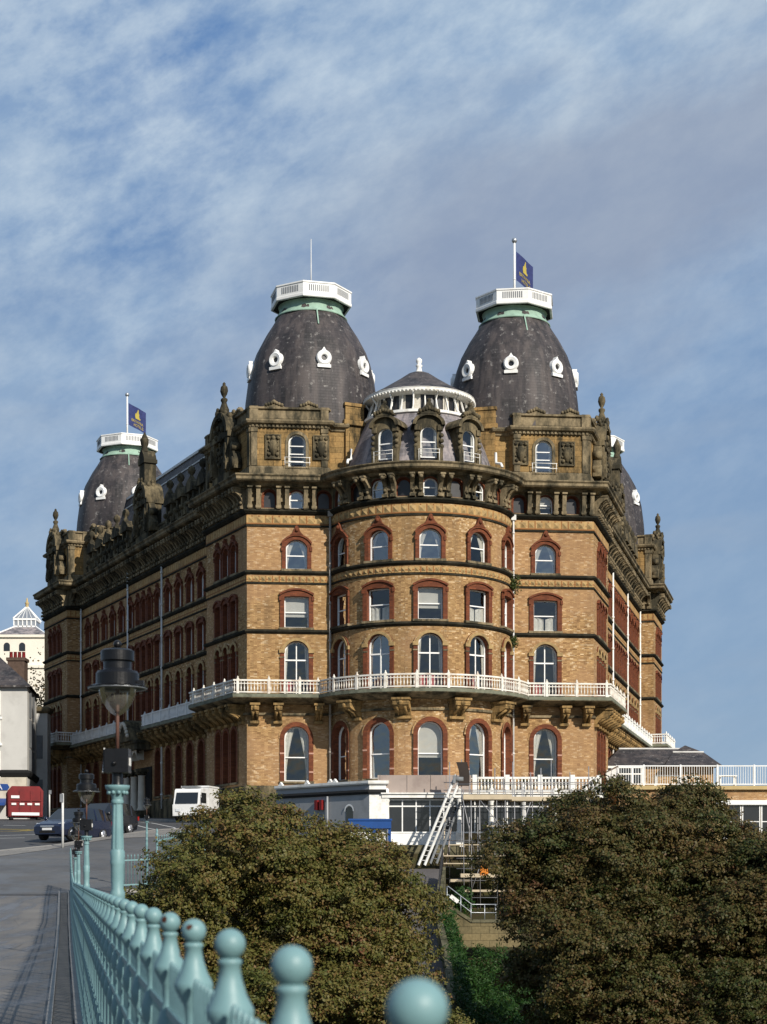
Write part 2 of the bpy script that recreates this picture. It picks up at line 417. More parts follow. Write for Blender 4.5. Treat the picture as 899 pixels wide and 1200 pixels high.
# --- wall builder with real openings
def plane_fun(p0, p1):
    d = (p1-p0).normalized(); i = Vector((-d.y, d.x))
    return lambda s,y,z: (p0.x+d.x*s+i.x*y, p0.y+d.y*s+i.y*y, z)
def arc_fun():
    def f(s,y,z):
        a = -AJ + s/RR; r = RR-y
        return (RC.x+r*math.sin(a), RC.y-r*math.cos(a), z)
    return f
def wall(mb, F, s0, s1, z0, z1, ops, step=None, mi=None):
    sb = {s0, s1}; zb = {z0, z1}
    for (c,w_,a,b,rise) in ops: sb |= {c-w_/2, c+w_/2}; zb |= {a, b}
    if step:
        k = max(1, int((s1-s0)/step))
        for i in range(k+1):
            v = s0+(s1-s0)*i/k
            if min(abs(v-x) for x in sb) > .08: sb.add(v)
    sb = sorted(sb); zb = sorted(zb)
    for i in range(len(sb)-1):
        for j in range(len(zb)-1):
            cs = (sb[i]+sb[i+1])/2; cz = (zb[j]+zb[j+1])/2
            if any(abs(cs-c) < w_/2-1e-4 and a < cz < b for (c,w_,a,b,r_) in ops): continue
            mb.add([F(sb[i],0,zb[j]),F(sb[i+1],0,zb[j]),F(sb[i+1],0,zb[j+1]),F(sb[i],0,zb[j+1])], [(0,1,2,3)], mi=mi)
    for (c,w_,a,b,rise) in ops:
        if rise < .03: continue
        pts = arch_pts(w_, a, b, rise)[2:]
        for (x1,zz1),(x2,zz2) in zip(pts[:-1], pts[1:]):
            if abs(x1-x2) < 1e-5: continue
            mb.add([F(c+x1,0,zz1),F(c+x1,0,b),F(c+x2,0,b),F(c+x2,0,zz2)], [(0,1,2,3)], mi=mi)
def arch_pts(w_, z0, z1, rise, n=14):
    h = w_/2; pts = [(-h,z0),(h,z0)]
    rise = max(rise, .001)
    rad = (h*h+rise*rise)/(2*rise); a = math.asin(min(1,h/rad)); zc = z1-rad
    if rise > h: zc = z1-rise; 
    for i in range(n+1):
        if rise > h: t = PI/2-PI*i/n; pts.append((h*math.sin(t), zc+rise*math.cos(t)))
        else: t = a-2*a*i/n; pts.append((rad*math.sin(t), zc+rad*math.cos(t)))
    return pts

# --- window kinds: every kind is modelled once, x along the wall, y inwards
WT_ = {}
def wkind(level, w_, blind=False):
    key = (level, round(w_,2), blind)
    if key in WT_: return WT_[key]
    spec = dict(
      L1=(8.0,11.55,w_/2,.29), L2=(13.52,17.05,w_/2*.85,.28), L3=(17.92,19.95,.05,.29), L4=(21.7,23.6,w_/2*.72,.26),
      L5=(25.6,26.75,w_/2,.09), L6=(28.35,30.5,w_/2,.2), D6=(28.25,30.25,w_/2,.14))[level]
    z0, z1, rise, band = spec
    if level in ('L3',) and w_ < 1.3: band = .22
    if level in ('L1','L2','L4') and w_ < 1.3: band = .22 if w_ > 1.0 else .2
    inn = arch_pts(w_, z0, z1, rise)
    orise = {'L3':.34,'L4':rise+.05}.get(level, rise*(w_+2*band)/w_)
    out = arch_pts(w_+2*band, z0, z1+band+(.12 if level=='L3' else 0), orise)
    pj = {'L1':.07,'L2':.08,'L3':.1,'L4':.09,'L5':.03,'L6':.08,'D6':.05}[level]; dp = {'L1':.5,'L2':.42,'L3':.4,'L4':.38,'L5':.3,'L6':.3,'D6':.25}[level]
    mb = MB(); n = len(inn)
    vs = [(x,-pj,z) for x,z in inn]+[(x,-pj,z) for x,z in out]+[(x,0.01,z) for x,z in out]+[(x,dp,z) for x,z in inn]
    fs = []; fb = []
    for i in range(1, n):
        j = (i+1) % n
        if j == 1: continue
        (fb if level == 'L2' and 1 < i < n-1 else fs).append((i,j,n+j,n+i)); fs += [(n+i,n+j,2*n+j,2*n+i), (j,i,3*n+i,3*n+j)]
    # material: 0 red, 1 stone/buff
    mi = 1 if level in ('L6','D6') else 0
    mb.add(vs, fs, mi=mi)
    if fb: mb.add(vs, fb, mi=2)
    h = w_/2
    # sill
    mb.box(-h-band-.04, h+band+.04, -pj-.06, dp-.05, z0-.14, z0, mi=1)
    if level == 'L1':   # outer arch order in darker brick
        o2 = arch_pts(w_+2*band+.2, z0, z1+band+.1, orise+.1)
        for i in range(1,n-1):
            mb.add([(out[i][0],-.035,out[i][1]),(out[i+1][0],-.035,out[i+1][1]),(o2[i+1][0],-.035,o2[i+1][1]),(o2[i][0],-.035,o2[i][1])],[(0,1,2,3)], mi=2)
    if level == 'L2':   # buff capitals and an arch moulding above the red piers
        for sx in (-1,1):
            xa, xb = sorted((sx*(h-.03), sx*(h+band+.06)))
            mb.box(xa, xb, -pj-.07, .0, z1-rise-.1, z1-rise+.14, mi=5)
            mb.box(xa+.02, xb-.02, -pj-.03, .0, z1-rise-.42, z1-rise-.34, mi=1)
        o2 = arch_pts(w_+.36, z0, z1+.19, rise+.17)
        for i in range(2,n-1):
            a0, a1 = out[i], out[i+1]; b0, b1 = inn[i], inn[i+1]
            q = [(b0[0],-pj-.05,b0[1]+.02),(b1[0],-pj-.05,b1[1]+.02),(o2[i+1][0],-pj-.05,o2[i+1][1]),(o2[i][0],-pj-.05,o2[i][1])]
            q2 = [(o2[i][0],-pj-.05,o2[i][1]),(o2[i+1][0],-pj-.05,o2[i+1][1]),(o2[i+1][0],0,o2[i+1][1]),(o2[i][0],0,o2[i][1])]
            mb.add(q,[(0,1,2,3)],mi=5); mb.add(q2,[(0,1,2,3)],mi=5)
    if level in ('L3','L4'):   # label mould: a projecting lip following the outer head
        zt = 'x'
        for i in range(2,n-1):
            a0, a1 = out[i], out[i+1]
            e = .09
            q = [(a0[0],-pj-.09,a0[1]-.03),(a1[0],-pj-.09,a1[1]-.03),(a1[0]*1.05,-pj-.09,a1[1]+e),(a0[0]*1.05,-pj-.09,a0[1]+e)]
            mb.add(q,[(0,1,2,3)],mi=3)
            mb.add([q[3],q[2],(q[2][0],0,q[2][2]),(q[3][0],0,q[3][2])],[(0,1,2,3)],mi=3)
            mb.add([q[0],q[1],(q[1][0],0,q[1][2]),(q[0][0],0,q[0][2])],[(0,3,2,1)],mi=3)
        for sx in (-1,1):
            xa, xb = sorted((sx*(h+band-.1), sx*(h+band+.05)))
            mb.box(xa, xb, -pj-.06, 0, z1-rise-.25, z1-rise+.02, mi=3)
    if level == 'L4' and w_ > .0:   # leafy finial over the head
        zt = z1+band+.05; k = 1 if w_ > 1.2 else .7
        mb.prism([(-.42*k,zt-.02),(.42*k,zt-.02),(.26*k,zt+.14*k),(.17*k,zt+.34*k),(.1*k,zt+.52*k),(0,zt+.6*k),(-.1*k,zt+.52*k),(-.17*k,zt+.34*k),(-.26*k,zt+.14*k)], -.2, 0.0, mi=0)
        mb.ball((0,-.2,zt+.28*k), .14*k, 8, 6, mi=0)
    if level == 'L1' and w_ > 1.3:   # paler blocks half-way up the jambs
        for sx in (-1,1):
            xa, xb = sorted((sx*(h+.003), sx*(h+band+.01)))
            for zz in (z0+.55, z0+1.75):
                mb.box(xa, xb, -pj-.012, 0, zz, zz+.1, mi=4)
    sur = mb.mesh('window_surround', [M['red'], M['stone_mid'], M['brick'], M['red'], M['pinkblock'], M['buffm']])
    # sash
    f = MB(); fr = .075; gy = dp-.1
    ii = arch_pts(w_-2*fr, z0+fr, z1-fr, max(rise-fr*.3,.001))
    vs = [(x,gy-.05,z) for x,z in inn]+[(x,gy-.05,z) for x,z in ii]+[(x,gy+.06,z) for x,z in ii]
    fs = []
    for i in range(n):
        j = (i+1) % n
        fs += [(i,j,n+j,n+i),(n+i,n+j,2*n+j,2*n+i)]
    f.add(vs, fs)
    if not blind:
        hh = z1-z0
        if level in ('L1','L3','L4','L5','D6'):
            zm = z0+hh*{'L1':.44,'L3':.5,'L4':.47,'L5':.5,'D6':.5}[level]
            f.box(-h+fr, h-fr, gy-.04, gy+.04, zm-.035, zm+.035)
        if level == 'L6':
            for q in (.2,.42,.66): f.box(-h+fr,h-fr,gy-.04,gy+.04,z0+hh*q-.03,z0+hh*q+.03)
        if level == 'L2':
            f.box(-.035,.035,gy-.04,gy+.04,z0+fr,z1-fr*.6); zm = z0+hh*.66
            f.box(-h+fr, -.04, gy-.04, gy+.04, zm-.045, zm+.045); f.box(.04, h-fr, gy-.04, gy+.04, zm-.045, zm+.045)
    sash = f.mesh('sash', M['red'] if blind else M['white_clean'])
    g = MB(); g.add([(x,gy,z) for x,z in inn], [tuple(range(n))])
    pane = g.mesh('pane', M['blindglass'] if blind else M['glass'])
    pane2 = g.mesh('pane', M['blindglass'] if blind else M['glass2'])
    cu = MB(); ci = gy+.07
    if not blind:
        for sx in (-1,1):
            NR, NC = 10, 9; vs = []; fs = []
            for r_ in range(NR+1):
                v = r_/NR; z = z0+.03+(z1-.05-z0)*v
                if level in ('L1','L4'): inner = h*(.80-.66*max(0,(v-.1)/.9)**1.6)
                elif level == 'L2': inner = h*(.80-.22*max(0,v-.3))
                elif level == 'L3': inner = h*.08 if v < .46 else h*.93
                else: inner = h*.68
                for c_ in range(NC+1):
                    u = c_/NC; x = sx*(inner+(h-inner)*u)
                    vs.append((x, ci+.035*math.sin(u*PI*5+sx), z))
            for r_ in range(NR):
                for c_ in range(NC):
                    a = r_*(NC+1)+c_; fs.append((a,a+1,a+NC+2,a+NC+1))
            cu.add(vs, fs, smooth=True)
    cur = cu.mesh('curtain', M['curtain']) if cu.v else None
    curs = [cur]
    if cur and level != 'L6':
        b_ = MB(); zc = z0+(z1-z0)*.38; pts = [p for p in arch_pts(w_, zc, z1, min(rise,.9*(z1-zc)))]
        b_.add([(x,ci+.02,z) for x,z in pts],[tuple(range(len(pts)))]); b_.box(-h+.08,h-.08,ci,ci+.03,zc-.04,zc)
        curs.append(b_.mesh('curtain', M['blind']))
        c_ = MB()
        for sx in (-1,1):
            vs = []; fs = []
            for r_ in range(9):
                v = r_/8; inner = h*(.72+.16*math.sin(v*2.6+sx))
                for q in range(8): vs.append((sx*(inner+(h-inner)*q/7), ci+.03*math.sin(q*1.9), z0+.03+(z1-.06-z0)*v))
            for r_ in range(8):
                for q in range(7): fs.append((r_*8+q,r_*8+q+1,r_*8+q+9,r_*8+q+8))
            c_.add(vs, fs, smooth=True)
        curs.append(c_.mesh('curtain', M['curtain']))
    WT_[key] = dict(curs=curs, pane2=pane2,sur=sur, sash=sash, pane=pane, cur=cur, op=(w_,z0,z1,rise))
    return WT_[key]
M['blind'] = m_plain('roller_blind', (.42,.40,.36), .9, .06, 2)
M['buffm'] = m_plain('buff_terracotta', (.33,.225,.10), .8, .3, 3, dirt=(.1,.075,.04), damt=.6)
M['pinkblock'] = m_plain('pale_pink_block', (.42,.24,.18), .8, .15, 4)
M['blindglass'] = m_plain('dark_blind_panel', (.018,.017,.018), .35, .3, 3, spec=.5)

WINS = []   # (priority, kind, matrix, blind)
def add_win(F, s, kind, pri):
    p = Vector(F(s,0,0)); q = Vector(F(s+.01,0,0))
    if F is arcF:
        a = -AJ+s/RR; d = Vector((math.cos(a), math.sin(a), 0)); p = Vector((RC.x+RR*math.sin(a), RC.y-RR*math.cos(a), 0))
    else: d = (q-p).normalized()
    i = Vector((-d.y, d.x, 0))
    m = Matrix(((d.x,i.x,0,p.x),(d.y,i.y,0,p.y),(0,0,1,0),(0,0,0,1)))
    WINS.append((pri, kind, m))
    return m

FLOORS = [('L1',-1.0,13.2),('L2',13.2,17.6),('L3',17.6,21.4),('L4',21.4,25.2),('L5',25.2,27.5)]
arcF = arc_fun(); ARCLEN = 2*AJ*RR
bw = MB(); stw = MB()
def facade(F, length, fn, pri, step=None, skip=()):
    for lv, z0, z1 in FLOORS:
        ops = []
        for s, w_, blind in fn(lv):
            if (lv, round(s,1)) in skip: continue
            k = wkind(lv, w_, blind)
            ww, a, b, rise = k['op']; ops.append((s, ww, a, b, rise)); add_win(F, s, k, pri)
        wall(stw if lv == 'L5' else bw, F, 0, length, z0, z1, ops, step)
# rotunda
WA = R(31.5)
def fn_rot(lv):
    c = ARCLEN/2
    if lv == 'L5':
        return [(c+RR*R(a), .95, b) for a,b in ((-64,0),(-48,1),(-32,0),(-16,1),(0,0),(16,1),(32,0),(48,1),(64,0))]
    return [(c+RR*WA*k, {'L4':1.38}.get(lv,1.58), False) for k in (-2,-1,0,1,2)]
facade(arcF, ARCLEN, fn_rot, 10, step=.45)
JL = Vector((-UJ,0)); JR = Vector((UJ,0)); FL = HW-UJ
def fn_front(off):
    def fn(lv):
        if lv == 'L5': return [(off-1.75,.85,True),(off,.95,False),(off+1.75,.85,True)]
        return [(off, {'L4':1.38}.get(lv,1.58), False)]
    return fn
facade(plane_fun(wl(0), JL), FL, fn_front(3.2), 9)
facade(plane_fun(JR, wr(0)), FL, fn_front(FL-3.2), 9)
def fn_trip(c):
    def fn(lv): return [(c+d,.95,lv == 'L5') for d in (-1.47,0,1.47)]
    return fn
CL, CR = 25.5, 23.8
def wts(c, sp):
    a = [c-sp*(1.41+k) for k in range(5,-1,-1)]
    return a+[c-1.47,c,c+1.47]+[2*c-x for x in a[::-1]]
def fn_wing(conv, portal, c, sp):
    def fn(lv):
        r = []
        for t_ in wts(c, sp):
            if portal and lv == 'L1' and abs(t_-c) < 2: continue
            if lv == 'L5': 
                r.append((conv(t_), .8, True)); continue
            r.append((conv(t_),   .95 if abs(t_-c) < 2 else 1.15, False))
        return r
    return fn
wlen = T2-T1
facade(plane_fun(wl(T1), wl(0)), T1, fn_trip(T1-3.75), 8)
facade(plane_fun(wl(T2,-REC), wl(T1,-REC)), wlen, fn_wing(lambda t_: T2-t_, True, CL, 2.45), 6)
facade(plane_fun(wl(T3), wl(T2)), T3-T2, fn_trip(3.9), 5)
facade(plane_fun(wr(0), wr(T1)), T1, fn_trip(3.75), 7)
facade(plane_fun(wr(T1,-REC), wr(T2R,-REC)), T2R-T1, fn_wing(lambda t_: t_-T1, False, CR, 2.2), 4)
facade(plane_fun(wr(T2R), wr(T3R)), T3R-T2R, fn_trip(3.75), 3)
none = lambda lv: []
for a, b in ((wl(T2),wl(T2,-REC)),(wl(T1,-REC),wl(T1)),(wr(T1),wr(T1,-REC)),(wr(T2R,-REC),wr(T2R)),
             (wr(T3R),INNER[0]),(INNER[0],INNER[1]),(INNER[1],INNER[2]),(INNER[2],wl(T3))):
    facade(plane_fun(a,b), (b-a).length, none, 0)
bw.build('wall', M['brick'], hotel)
stw.build('attic_band_wall', M['stone_mid'], hotel)
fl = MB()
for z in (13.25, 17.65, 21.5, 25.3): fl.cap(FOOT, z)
fl.build('floor_slabs', M['room'], hotel)
rs = MB(); rs.cap(FOOT, 27.55); rs.build('flat_roof', M['lead'], hotel)
# added core partition that stops daylight crossing the rooms
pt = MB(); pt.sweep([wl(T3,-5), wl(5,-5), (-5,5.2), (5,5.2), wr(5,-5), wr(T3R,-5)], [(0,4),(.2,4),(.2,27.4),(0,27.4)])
pt.build('daylight_partition', M['room'], hotel)

# --- windows: the hundred that show largest are parts, the rest one mesh
WINS.sort(key=lambda q: -q[0])
NIND = 98
WRR = random.Random(5)
def put_win(k, m):
    wo_ = obj('window', k['sur'], hotel, mat=m)
    obj('sash', k['sash'], wo_); obj('pane', k['pane'] if WRR.random() < .6 else k['pane2'], wo_)
    if k['cur']: obj('curtain', WRR.choice([k['curs'][0]]*6+k['curs']*1), wo_)
for pri, k, m in WINS[:NIND]: put_win(k, m)
def join_meshes(items, name, parent, kind='stuff'):
    mats = []; mb = MB()
    for me, m in items:
        off = []
        for mt in me.materials:
            if mt not in mats: mats.append(mt)
            off.append(mats.index(mt))
        vs = [m @ v.co for v in me.vertices]; b = len(mb.v)
        mb.v.extend([tuple(v) for v in vs])
        for p in me.polygons:
            mb.f.append(tuple(b+i for i in p.vertices)); mb.mi.append(off[p.material_index]); mb.sm.append(p.use_smooth)
    me = bpy.data.meshes.new(name); me.from_pydata(mb.v, [], mb.f)
    for mt in mats: me.materials.append(mt)
    me.polygons.foreach_set('material_index', mb.mi); me.polygons.foreach_set('use_smooth', mb.sm); me.update()
    o = obj(name, me, parent); o['kind'] = kind
    return o
rest = []
for pri, k, m in WINS[NIND:]:
    rest += [(k['sur'],m),(k['sash'],m),(k['pane'],m)]
    if pri > 3 and k['cur']: rest.append((k['cur'],m))
join_meshes(rest, 'window', hotel)

# --- string courses, friezes, cornice
def course(name, prof, mat, path=PERIM):
    mb = MB(); mb.sweep(path, prof); return mb.build(name, mat, hotel)
def strip(z0, z1, o): return [(-.05,z0),(o,z0),(o,z1),(-.05,z1)]
course('string_course', [(0,17.52),(.08,17.54),(.19,17.64),(.19,17.73),(.05,17.8),(0,17.8)], M['string'])
course('string_course', [(0,21.32),(.08,21.34),(.19,21.44),(.19,21.53),(.05,21.6),(0,21.6)], M['string'])
course('string_course', [(0,25.2),(.12,25.24),(.28,25.38),(.28,25.48),(.06,25.56),(0,25.56)], M['string'])
course('string_course', strip(24.42,24.52,.08), M['string'])
course('string_course', strip(20.72,20.82,.07), M['string'])
course('string_course', strip(16.98,17.04,.06), M['stone_mid'], LEFT) if False else None
course('string_course', strip(12.25,12.4,.12), M['stone_mid'])
course('frieze', strip(24.55,25.12,.045), M['frieze'])
course('frieze', strip(20.85,21.22,.045), M['frieze'])
SUB2 = PERIM
course('cornice', [(0,26.9),(.35,26.96),(.5,27.1),(.9,27.17),(1.0,27.26),(1.0,27.42),(1.1,27.52),(1.1,27.58),(.8,27.66),(0,27.7)], M['stone_mid'])
def plinth_path(): return [wl(T3), wl(T2), wl(T2,-REC), wl(T1,-REC), wl(T1), wl(0), JL]
course('plinth', [(0,2),(.16,2),(.16,7.55),(.08,7.7),(0,7.72)], M['stone_sooty'], plinth_path())

# raised square blocks of the two friezes on the front
for zc_, w_, sp_, zz0, zz1 in ((24.835,.2,.53,24.56,25.11),(21.035,.14,.42,20.86,21.21)):
  fz = MB(); fz.sweep([wl(0)]+ARC+[wr(0)], strip(zz0,zz1,.05))
  for F_, L_ in ((plane_fun(wl(0),JL),FL),(arcF,ARCLEN),(plane_fun(JR,wr(0)),FL)):
    n_ = int(L_/sp_)
    for k_ in range(n_):
        s_ = (k_+.5)*L_/n_; P = Vector(F_(s_,0,0)); d = (Vector(F_(s_+.01,0,0))-P).normalized(); i_ = Vector((-d.y,d.x,0))
        q = [P+d*(a*w_)-i_*.045+Vector((0,0,zc_+b*w_)) for a,b in ((-1,-1),(1,-1),(1,1),(-1,1))]; c_ = P-i_*.14+Vector((0,0,zc_))
        e = [P+d*(a*w_*.62)-i_*.075+Vector((0,0,zc_+b*w_*.62)) for a,b in ((-1,-1),(1,-1),(1,1),(-1,1))]
        fz.add(q+e+[c_], [(0,1,5,4),(1,2,6,5),(2,3,7,6),(3,0,4,7),(4,5,8),(5,6,8),(6,7,8),(7,4,8)], mi=1)
  fz.build('frieze', [M['frieze'], M['buffm']], hotel)
# --- bracket pairs under the cornice
def bracket_mesh(straight):
    mb = MB()
    if straight: prof = [(0,25.56),(-.34,25.56),(-.34,25.7),(-.26,25.74),(-.26,26.4),(-.36,CL),(-.55,26.72),(-.62,26.9),(0,26.9)]
    else: prof = [(0,25.56),(-.34,25.56),(-.36,25.7),(-.24,25.8),(-.22,26.0),(-.3,26.2),(-.42,26.38),(-.6,26.52),(-.8,26.64),(-.88,26.78),(-.86,26.92),(0,26.92)]
    for x in (-.27,.27):
        mb.prism(prof, x-.13, x+.13, 'yz')
        mb.box(x-.17,x+.17,prof[-2][0]-.05,0,26.8,26.91); mb.box(x-.17,x+.17,-.4,0,25.55,25.72)
        if straight: mb.tube([(x,-.27,25.75),(x,-.27,26.4)],.11,8); mb.box(x-.16,x+.16,-.42,0,26.38,26.5)
        else: mb.ball((x,-.82,26.68),.13,8,6); mb.ball((x,-.3,25.95),.11,8,6)
    mb.box(-.15,.15,-.18,0,26.0,26.25)
    return mb.mesh('bracket', M['stone_mid'])
b_s, b_c = bracket_mesh(True), bracket_mesh(False)
def frame(F, s, arc=False):
    p = Vector(F(s,0,0)); d = (Vector(F(s+.01,0,0))-p).normalized()
    i = Vector((-d.y,d.x,0))
    return Matrix(((d.x,i.x,0,p.x),(d.y,i.y,0,p.y),(0,0,1,0),(0,0,0,1)))
fL = plane_fun(wl(0),JL); fR = plane_fun(JR,wr(0))
for a in (-56,-40,-24,-8,8,24,40,56): obj('bracket', b_c, hotel, mat=frame(arcF, ARCLEN/2+RR*R(a)))
for s in (.45,2.3,4.05): 
    obj('bracket', b_s, hotel, mat=frame(fL, s)); obj('bracket', b_s, hotel, mat=frame(fR, FL-s))
items = []
def side_brackets(F, length, n):
    for k in range(n): items.append((b_c, frame(F, length*(k+.5)/n)))
side_brackets(plane_fun(wl(T1),wl(0)),T1,6); side_brackets(plane_fun(wr(0),wr(T1)),T1,6)
side_brackets(plane_fun(wl(T2,-REC),wl(T1,-REC)),wlen,28); side_brackets(plane_fun(wr(T1,-REC),wr(T2R,-REC)),T2R-T1,25)
side_brackets(plane_fun(wl(T3),wl(T2)),T3-T2,6); side_brackets(plane_fun(wr(T2R),wr(T3R)),T3R-T2R,6)
for F_ in (plane_fun(wl(T2),wl(T2,-REC)),plane_fun(wr(T2R,-REC),wr(T2R))): side_brackets(F_,REC,1)
for h_ in (lambda m: m.translation.x < 0, lambda m: m.translation.x >= 0):
    j = join_meshes([q for q in items if h_(q[1])], 'corbel_table', hotel); del j['kind']

# --- balconies
def offset_path(path, o, outsign=1):
    mb = MB(); mb.sweep(path, [(o,0)], capends=False); return [Vector(v[:2]) for v in mb.v]
def resample(path, step):
    out = []; L = 0; cum = [0]
    for a, b in zip(path[:-1], path[1:]): L += (b-a).length; cum.append(L)
    n = max(1, round(L/step))
    for k in range(n+1):
        d = L*k/n
        for i in range(len(path)-1):
            if cum[i+1] >= d-1e-9:
                f = (d-cum[i])/max(1e-9,cum[i+1]-cum[i]); out.append((path[i].lerp(path[i+1], f), (path[i+1]-path[i]).normalized())); break
    return out
M['balcony_edge'] = m_plain('mossy_balcony_edge', (.16,.165,.12), .9, .3, 1.5, dirt=(.05,.055,.04), damt=.7)
def balcony(path, z, out, parent, solid=False, panel_mat='white_rust', consoles=None, end_returns=True):
    mb = MB(); mb.sweep(path, [(0,z-.5),(out*.55,z-.42),(out-.12,z-.25),(out,z-.2),(out,z),(0,z)])
    b = mb.build('balcony', M['stone_mid'], parent)
    edge = MB(); edge.sweep(path, [(out+.004,z-.16),(out+.03,z-.16),(out+.03,z+.06),(out+.004,z+.06)]); edge.build('balcony_edge', M['balcony_edge'], b)
    rp = offset_path(path, out-.1); r = MB()
    if end_returns: rp = [Vector(path[0])]+rp+[Vector(path[-1])]
    r.sweep(rp, [(-.05,z+.12),(.05,z+.12),(.05,z+.2),(-.05,z+.2)])
    r.sweep(rp, [(-.07,z+.86),(.07,z+.86),(.07,z+.96),(-.07,z+.96)])
    r.sweep(rp, [(-.03,z+.68),(.03,z+.68),(.03,z+.73),(-.03,z+.73)])
    if solid: r.sweep(rp, [(-.02,z+.2),(.02,z+.2),(.02,z+.86),(-.02,z+.86)])
    for p, d in resample(rp, .21):
        r.tube([(p.x,p.y,z+.2),(p.x,p.y,z+.3),(p.x,p.y,z+.42),(p.x,p.y,z+.6),(p.x,p.y,z+.7),(p.x,p.y,z+.86)], [.02,.04,.055,.02,.035,.02], 5)
    for p, d in resample(rp, 1.95):
        a = p-d*.085; c = p+d*.085
        r.bar((a.x,a.y,z+.49),(c.x,c.y,z+.49),.16,.98); r.lathe([(.09,0),(.11,.04),(.04,.1),(.06,.15),(.001,.22)],6,(p.x,p.y,z+.97))
    r.build('balustrade', M[panel_mat], b)
    return b
FRONTB = [wl(T1), wl(0)]+ARC+[wr(0), wr(T1)]
balcony(FRONTB, 13.45, 1.3, hotel)
WB = 13.2
for a_, b_ in ((9.3,22.2),(28.8,42.4)):
    balcony([wl(b_,-REC),wl(a_,-REC)], WB, 1.35, hotel, True, 'pipe')
balcony([wr(9.3,-REC),wr(39.0,-REC)], WB, 1.35, hotel, True, 'white')
balcony([wl(T3), wl(T2), wl(T2,-REC)], 13.45, 1.3, hotel, False, 'pipe')
balcony([wr(T2R,-REC), wr(T2R), wr(T3R)], 13.45, 1.3, hotel, False, 'white')
def console_mesh(w_=.5):
    mb = MB()
    mb.prism([(0,11.85),(-.18,11.9),(-.3,12.1),(-.5,12.25),(-.85,12.35),(-1.1,12.5),(-1.12,12.95),(0,12.95)], -w_/2, w_/2, 'yz')
    mb.box(-w_/2-.08,w_/2+.08,-1.2,0,12.8,12.94)
    for x in (-w_/4, w_/4): mb.tube([(x,-.98,12.42),(x,-.5,12.15),(x,-.2,11.9)],[.11,.09,.06],6)
    mb.ball((0,-1.08,12.62),.17,8,6); mb.box(-w_/2-.05,w_/2+.05,-.28,0,11.7,11.88)
    return mb.mesh('console', M['stone'])
con, conw = console_mesh(.5), console_mesh(1.0)
for a in (-48,-16,15.75,47): obj('console', conw, hotel, mat=frame(arcF, ARCLEN/2+RR*R(a)))
for s in (.5,2.0,4.6): obj('console', con, hotel, mat=frame(fL,s)); obj('console', con, hotel, mat=frame(fR,FL-s))
items = []
for F_, ln, n_ in ((plane_fun(wl(T1),wl(0)),T1,6),(plane_fun(wr(0),wr(T1)),T1,6),(plane_fun(wl(T3),wl(T2)),T3-T2,5),(plane_fun(wr(T2R),wr(T3R)),T3-T2,5),
                   (plane_fun(wl(T2,-REC),wl(T1,-REC)),wlen,26),(plane_fun(wr(T1,-REC),wr(T2R,-REC)),T2R-T1,28)):
    for k in range(n_): items.append((con, frame(F_, ln*(k+.5)/n_)))
for h_ in (lambda m: m.translation.x < 0, lambda m: m.translation.x >= 0):
    j = join_meshes([q for q in items if h_(q[1])], 'console_row', hotel); del j['kind']

# --- drainpipes
def pipe(p, z0, z1, mat, r=.075):
    mb = MB(); mb.tube([(p.x,p.y,z0),(p.x,p.y,z1)], r, 8)
    z = z0+1
    while z < z1: mb.tube([(p.x,p.y,z),(p.x,p.y,z+.14)], r*1.45, 8); z += 2.4
    mb.box(p.x-.16,p.x+.16,p.y-.12,p.y+.12,z1,z1+.35)
    mb.build('drainpipe', M[mat], hotel)
pipe(Vector((-UJ-.16,-.2)), 4, 25.1, 'pipe_dark'); pipe(Vector((UJ+.16,-.2)), 4, 25.1, 'pipe', .06)
for t_ in (20.8, 29.4, 43.1): pipe(wl(t_,-REC+.16), 7, 26.9, 'pipe')
for t_ in (9.2, 19.9, 29.9, 39.6): pipe(wr(t_,-REC+.16), 4, 26.9, 'white')

